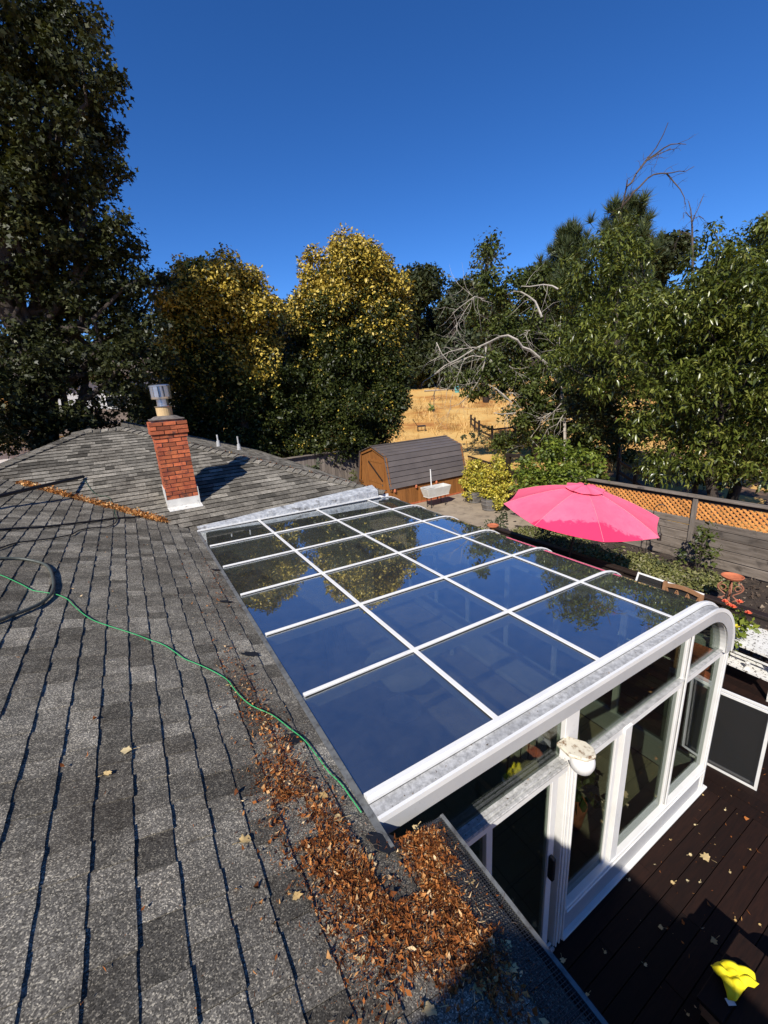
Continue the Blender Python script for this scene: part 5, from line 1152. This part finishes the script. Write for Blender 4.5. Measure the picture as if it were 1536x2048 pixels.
# ================================================================= SMALL THINGS ON THE ROOF AND DECK
m_lit2 = leafmat('pale_leaf_litter', [(0, (.16, .055, .014)), (.4, (.40, .15, .035)), (.8, (.60, .28, .08)), (1, (.80, .58, .30))], .8, .15, .2)
m_lit = leafmat('leaf_litter', [(0, (.045, .016, .007)), (.35, (.20, .060, .014)), (.75, (.42, .14, .032)), (.90, (.60, .30, .10)), (1, (.80, .60, .34))], .8, .12, .2)
def roofP(x, y, lift=.02): return np.stack([x, y, zroof(x)+lift], 1)
X, Y = [], []
def samp(n_, fx, fy): X.append(fx(rng.random(n_))); Y.append(fy(rng.random(n_)))
def blob(n_, cx, cy, sx, sy): X.append(cx+sx*rng.normal(size=n_)); Y.append(cy+sy*rng.normal(size=n_))
def pblob(n_, px, py, sx, sy): q = onroof(px, py); blob(int(n_*2.1), q[0], q[1], sx, sy)
pblob(3400, 880, 1760, .055, .16); pblob(2300, 920, 1850, .055, .14); pblob(1700, 860, 1690, .045, .07); pblob(1600, 800, 1830, .07, .13); pblob(1500, 740, 1800, .07, .16)
pblob(2300, 640, 1660, .085, .16); pblob(1600, 570, 1590, .07, .16); pblob(1100, 690, 1760, .08, .14); pblob(1200, 900, 1930, .08, .12); pblob(800, 960, 1990, .08, .10); pblob(900, 700, 1900, .10, .12)
pblob(700, 560, 1500, .06, .22); pblob(420, 520, 1430, .05, .3); pblob(300, 440, 1180, .05, .6); pblob(240, 480, 1400, .08, .3); pblob(260, 430, 1250, .06, .8); pblob(160, 470, 1340, .05, .4); pblob(260, 820, 1980, .12, .1); pblob(160, 600, 1800, .2, .3)
# along the valley
n = 4200; tt_ = .35+1.95*rng.random(n)**.9; X.append(X0-tt_+rng.normal(0, .045, n)); Y.append(YF+tt_+rng.normal(0, .045, n))
n = 300; tt_ = 2.9*rng.random(n); X.append(X0-tt_+rng.normal(0, .06, n)); Y.append(YF+tt_+rng.normal(0, .06, n))
n = 500; X.append(-2.0+2.9*rng.random(n)); Y.append(.4+6*rng.random(n))
x = np.concatenate(X); y = np.concatenate(Y); ok = ((x < .945) & (y < 1.25)) | ((x < X0-.02) & (y < YF-.2)) | ((x < .2) & (y >= YF-.2))
# shingle laps near the joints stay bare
u_ = (XE-x)/.94868; fr_ = (u_/.143) % 1; bare_ = (np.sin(y*3.1+np.floor(u_/.143)*2.3)+.6*np.sin(y*7.7+np.floor(u_/.143)*5.1))
ok &= ~((rng.random(len(x)) < .80) & (bare_ > .55) & (y < 1.6) & (x < .86)); x, y = x[ok], y[ok]
zz = np.maximum(zroof(x), np.where(y > YF, zfar(y), -1)); P = np.stack([x, y, zz+.014+.012*rng.random(len(x))], 1)
litter('leaf_litter', P, NX, .0115, m_lit, len(x), curl=1.0)
for (px, py, a_, b_, rz, sd0) in ((500, 1312, .075, .04, .2, 1), (452, 1206, .07, .03, .1, 2), (432, 1142, .07, .03, .0, 3), (585, 1482, .06, .05, .4, 4), (770, 1690, .09, .05, .6, 5)):
    c = onroof(px, py, .0165); rr_ = np.random.default_rng(sd0); pts = []
    for k in range(18):
        t_ = 2*math.pi*k/18; q_ = .65+.5*rr_.random(); u2 = a_*q_*math.cos(t_); v2 = b_*q_*math.sin(t_)
        pts.append(c+eu*(u2*math.cos(rz)-v2*math.sin(rz))+ev*(u2*math.sin(rz)+v2*math.cos(rz)))
    MB().prism(pts, NX*.0015).build('tar_patch', m_black, house)
n = 260; tt_ = rng.random(n)**1.3; P = np.stack([.45+.48*tt_, .35+1.8*rng.random(n), np.zeros(n)], 1); P[:, 2] = zroof(P[:, 0])+.024; P = P[(P[:, 0] < X0-.04) | (P[:, 1] < 1.2)]
mb = MB()
for p in P:
    d2 = unit(np.array([rng.normal(), rng.normal()*1.3, 0])); d2[2] = -d2[0]*K; l_ = .015+.05*rng.random()**2; mb.tube([p, p+d2*l_*.5+NX*.004, p+d2*l_+rng.normal(size=3)*.004], .0011, 4)
mb.build('twig_litter', m_twig, kind='stuff')
n = 420; P = np.stack([X0+.1+3.3*rng.random(n), 1.362+.10*rng.random(n)**1.5, np.zeros(n)], 1); P[:, 2] = zg(P[:, 0])+.0165; litter('beam_specks', P, np.array([0, 0, 1.]), .007, m_chip, n)
n = 240; P = np.stack([.66+1.45*rng.random(n), 1.35+.08*rng.random(n), np.full(n, 1.9635)], 1); litter('header_specks', P, np.array([0, 0, 1.]), .009, m_chip, n)
n = 7000; tt_ = np.concatenate([.38+.55*rng.random(n//3), .45+1.9*rng.random(n-n//3)**.8]); x = X0-tt_+rng.normal(0, .04, n); y = YF+tt_+rng.normal(0, .04, n); P = np.stack([x, y, np.maximum(zroof(x), zfar(y))+.016+.035*rng.random(n)], 1); litter('valley_leaf_litter', P, unit(NX+NY), .026, m_lit2, n, curl=.9, narrow=.2)
n = 800; tt_ = rng.random(n); x = 3.95-4.0*tt_*.85+.10+.18*rng.random(n); y = YF+.15+4.2*tt_*.85+.22*rng.random(n); P = np.stack([x, y, np.minimum(Z0+(4.1-x)*KR, 9)+.022], 1)
litter('hip_leaf_litter', P, nR, .04, m_lit, n, curl=.8)
m_dleaf = leafmat('dry_oak_leaf', [(0, (.42, .22, .07)), (.5, (.62, .42, .17)), (1, (.78, .64, .36))], .7, .15, .2)
def lobed(c, nrm, s, rot, seed):
    r = np.random.default_rng(seed); nrm = unit(nrm+r.normal(size=3)*.18); _, a, b = frame(nrm, (0.3, 1, 0)); nlob = 16
    V = [c+nrm*.012*s/.07]; 
    for k in range(nlob):
        t_ = 2*math.pi*k/nlob; rr = s*(.66+.34*(k % 2 == 0)*r.random()**.4)*(.65+.5*abs(math.cos(t_/2+.3)))*(.70+.5*r.random())
        V.append(c+a*rr*math.cos(t_+rot)+b*rr*.8*math.sin(t_+rot)+nrm*(rr*.35*abs(math.sin(t_))*r.random()+.004))
    e = a*math.cos(rot+math.pi)+b*.8*math.sin(rot+math.pi)
    V += [c+e*s*1.7+nrm*.01, c+e*s*1.68+np.cross(nrm, e)*.004+nrm*.01]
    return np.array(V), np.array([(0, 1+k, 1+(k+1) % nlob) for k in range(nlob)]+[(0, nlob+1, nlob+2)])
def dry(px, py, s, where, label, group, i):
    c = onroof(px, py, .013) if where == 'roof' else (onfar(px, py, .02) if where == 'far' else onz(px, py, .012))
    V, F = lobed(c, NX if where == 'roof' else np.array([0, 0, 1.]), s, rng.random()*6.28, 100+i)
    o = tri_mesh('dry_leaf', V, F, np.full(len(F), .35+.65*rng.random()), m_dleaf); o['label'] = label; o['category'] = 'dry leaf'; o['group'] = group
G1, G2 = 'dry leaves lying on the roof', 'dry leaves lying on the deck'
dry(254, 1507, .034, 'roof', 'lone large pale dry leaf in the middle of the roof', G1, 0)
dry(214, 1553, .022, 'roof', 'thin curled dry leaf below the lone pale leaf on roof', G1, 1)
for i, (px, py, s, lab) in enumerate(((488, 1688, .032, 'pale dry leaf on bare shingles at left edge of the orange litter'), (645, 1600, .034, 'golden dry leaf in the litter just left of the green rope'), (676, 1643, .036, 'largest golden dry leaf in litter near lower end of green rope'), (605, 1535, .020, 'small dry leaf beside the green rope by the glass edge'), (735, 1720, .028, 'dry leaf lying near the step where roof meets sunroom corner'), (860, 1700, .026, 'pale dry leaf in the dense litter by the tip of the gutter'), (850, 1770, .028, 'pale dry leaf in the middle of the dense gutter litter'), (860, 2030, .036, 'tan upright dry leaf at the bottom edge of the sunlit litter'), (455, 1375, .016, 'tiny pale leaf above the green rope on upper roof'), (940, 1770, .026, 'pale dry leaf resting on the gutter guard mesh'))):
    dry(px, py, s, 'roof', lab, G1, 10+i)
for i, (px, py, s, lab) in enumerate(((960, 1985, .034, 'pale curled leaf lying in the shade beside the gutter guard'), (1020, 1945, .034, 'broad pale leaf in shade on the black gutter guard'))): dry(px, py, s, 'roof', lab, G1, 40+i)
dry(1412, 1715, .060, 'deck', 'largest pale lobed leaf lying alone on the dark deck', G2, 50)
dry(1428, 1880, .034, 'deck', 'dry leaf with rusty scrap just above the yellow cloth on deck', G2, 51)
dry(1380, 1710, .020, 'deck', 'small round leaf scrap beside the largest pale deck leaf', G2, 52)
VV, FF, TT, nv = [], [], [], 0
for i, (px, py, s, w_) in enumerate([(542, 1497, .018, 1), (795, 1718, .024, 1), (700, 1800, .02, 1), (590, 1800, .022, 1), (720, 1930, .02, 1), (530, 1450, .016, 1), (580, 1465, .016, 1), (660, 1870, .022, 1), (880, 1740, .024, 1), (920, 1850, .022, 1), (830, 1660, .022, 1), (1010, 1900, .028, 1), (985, 1960, .024, 1), (1345, 1765, .026, 0), (1375, 1762, .02, 0), (1322, 1855, .03, 0), (1400, 1765, .016, 0), (1258, 1760, .016, 0), (1405, 1590, .016, 0), (1450, 1620, .014, 0), (1390, 1650, .014, 0), (1500, 1700, .014, 0), (1460, 1745, .014, 0), (1470, 1840, .016, 0), (1520, 1850, .014, 0), (1340, 1680, .014, 0), (1310, 1730, .012, 0), (1430, 1690, .012, 0), (1125, 1920, .03, 0), (1210, 1905, .018, 0), (1290, 1930, .018, 0), (1175, 1990, .022, 0), (1375, 2030, .018, 0)]):
    c = onroof(px, py, .013) if w_ else onz(px, py, .012)
    V_, F_ = lobed(c, NX if w_ else np.array([0, 0, 1.]), s, rng.random()*6.28, 200+i); VV.append(V_); FF.append(F_+nv); TT.append(np.full(len(F_), .3+.7*rng.random())); nv += len(V_)
tri_mesh('leaf_scraps', np.concatenate(VV), np.concatenate(FF), np.concatenate(TT), m_dleaf, kind='stuff')
n = 500; P = np.stack([2.6+4.5*rng.random(n), -.2+1.5*rng.random(n), np.full(n, .006)], 1); litter('deck_litter', P, np.array([0, 0, 1.]), .022, m_lit, n)
# hoses and cords
def smooth(pts, k=6):
    P = np.array(pts, float); out = []
    for i in range(len(P)-1):
        p0, p1, p2, p3 = P[max(i-1, 0)], P[i], P[i+1], P[min(i+2, len(P)-1)]
        for t_ in np.linspace(0, 1, k, endpoint=False): out.append(.5*((2*p1)+(-p0+p2)*t_+(2*p0-5*p1+4*p2-p3)*t_*t_+(-p0+3*p1-3*p2+p3)*t_**3))
    return out+[P[-1]]
def cord(name, label, cat, px, r, mat, lift, ox=0, oy=0, sc=1.0, far=None):
    pts = [onroof(ox+x*sc, oy+y*sc, lift) if not far or not far(i) else onfar(ox+x*sc, oy+y*sc, lift) for i, (x, y) in enumerate(px)]
    o = MB().tube(smooth(pts), r, 8).build(name, mat, smooth=True); return tag(o, label, cat)
s8 = 500/1463
cord('green_rope', 'thin bright green cord snaking down the shingles to the sunroom corner', 'cord', [(-120, 120), (0, 160), (60, 185), (130, 218), (190, 250), (260, 262), (330, 275), (390, 300), (430, 340), (480, 385), (540, 425), (620, 455), (660, 468), (730, 490), (800, 513), (870, 540), (930, 560), (980, 585), (1030, 620), (1075, 652), (1130, 675), (1200, 705), (1270, 740), (1330, 780), (1370, 835), (1420, 890), (1480, 935), (1590, 985), (1690, 1062), (1775, 1130), (1850, 1225), (1920, 1320), (1990, 1390), (2050, 1475), (2110, 1560)], .0032, m_green, .022, 0, 1100, s8)
cord('grey_hose', 'thick grey garden hose looping on the roof at left edge', 'hose', [(-200, 75), (0, 65), (100, 65), (190, 78), (250, 95), (285, 120), (303, 160), (312, 215), (305, 260), (280, 295), (220, 340), (130, 380), (60, 405), (0, 432), (-150, 480)], .0135, m_hose, .028, 0, 1100, s8)
s9 = 340/1536
f1 = hit(-60, 1021, NX, CN)+NX*.10; f2 = onfar(168, 958, .05)
bpz = MB().tube([f1+(f1-f2)*.3, f1, f2], .028, 8).build('black_pole', m_black); tag(bpz, 'straight black pole lying across the valley at upper left roof', 'pole')
cord('black_cable', 'thick black cable running straight to the end of roof valley', 'cable', [(-100, 612), (0, 603), (150, 590), (400, 575), (700, 540), (900, 515), (1050, 495), (1200, 487), (1280, 475)], .012, m_black, .026, 0, 930, s9)
cord('thin_black_cable', 'thin black cable curving below the straight black cable', 'cable', [(-100, 800), (0, 770), (100, 735), (190, 715), (400, 690), (520, 670), (640, 645), (720, 605), (850, 580), (960, 575), (1030, 545), (1055, 510), (1060, 490)], .0075, m_black, .024, 0, 930, s9)
m_gcord = M('dull_green_cord', (.035, .085, .045), rough=.6)
cord('dull_green_rope', 'dull green thin cord hanging from pole tip over the valley', 'cord', [(760, 130), (800, 200), (850, 260), (900, 290), (960, 295), (1000, 320), (1020, 370), (1030, 410), (1040, 470), (1055, 500)], .0045, m_gcord, .03, 0, 930, s9, far=lambda i: i < 7)
# furniture seen faintly through the glass
it_ = thing('sunroom_table', 'round pale table inside the sunroom seen through roof glass', 'table', (2.6, 4.3, .012))
MB().lathe([(.02, .70), (.50, .70), (.51, .73), (.02, .735)], (2.6, 4.3, .012), 26).build('top', m_cream, it_); MB().tube([(2.6, 4.3, .02), (2.6, 4.3, .72)], .04, 8).build('pedestal', m_white, it_); MB().lathe([(.02, .0), (.28, .0), (.26, .03), (.03, .05)], (2.6, 4.3, .012), 20).build('foot', m_white, it_)
def wire_chair(x, y, rz, lab):
    T = thing('wire_chair', lab, 'chair', (x, y, .012)); c, s = math.cos(rz), math.sin(rz); w3 = lambda p: np.array([x+c*p[0]-s*p[1], y+s*p[0]+c*p[1], p[2]+.012])
    MB().tube([w3(v) for v in ((-.22, .22, .0), (-.21, .22, .45), (-.19, .27, .85), (-.10, .30, 1.0), (.10, .30, 1.0), (.19, .27, .85), (.21, .22, .45), (.22, .22, 0))], .010, 6).build('back_frame', m_black, T)
    MB().lathe([(.02, .44), (.22, .44), (.225, .455), (.02, .46)], w3((0, 0, -.012)), 20).build('seat', m_cream, T)
    for i in (-.18, .18): MB().tube([w3((i, -.18, 0)), w3((i*.8, -.15, .44))], .010, 6).build('leg', m_black, T)
    for i in (-.08, 0, .08): MB().tube([w3((i, .22, .45)), w3((i, .30, .97))], .006, 5).build('back_wire', m_black, T)
wire_chair(3.2, 2.6, 2.4, 'black wire chair near the end wall inside the sunroom'); wire_chair(2.2, 5.2, .3, 'black wire chair beyond the round table inside the sunroom')
bn = thing('sunroom_bench', 'low pale cushioned bench inside along the sunroom front wall', 'bench', (4.2, 4.0, .012)); MB().bb((3.95, 2.9, .30), (4.5, 4.9, .40)).build('cushion', m_cream, bn, bevel=.03)
for x, y in ((4.0, 2.95), (4.45, 2.95), (4.0, 4.85), (4.45, 4.85)): MB().bb((x-.025, y-.025, .012), (x+.025, y+.025, .30)).build('leg', m_white, bn)
yp = thing('indoor_plant', 'potted plant with yellow blooms just inside the end wall', 'plant', (3.15, 1.95, .012)); MB().lathe([(.001, 0), (.11, 0), (.15, .26), (.001, .25)], (3.15, 1.95, .012), 16).build('pot', m_terra, yp)
crown(yp, m_shr, [(np.array([3.15, 1.95, .62]), np.array([.22, .22, .25]))], 200, .06, .12, 12, .09); q = np.array([3.1, 1.85, .95]); MB().lathe([(.001, -.05), (.06, .0), (.075, .05), (.03, .07)], q, 8).build('bloom', m_yf, yp)
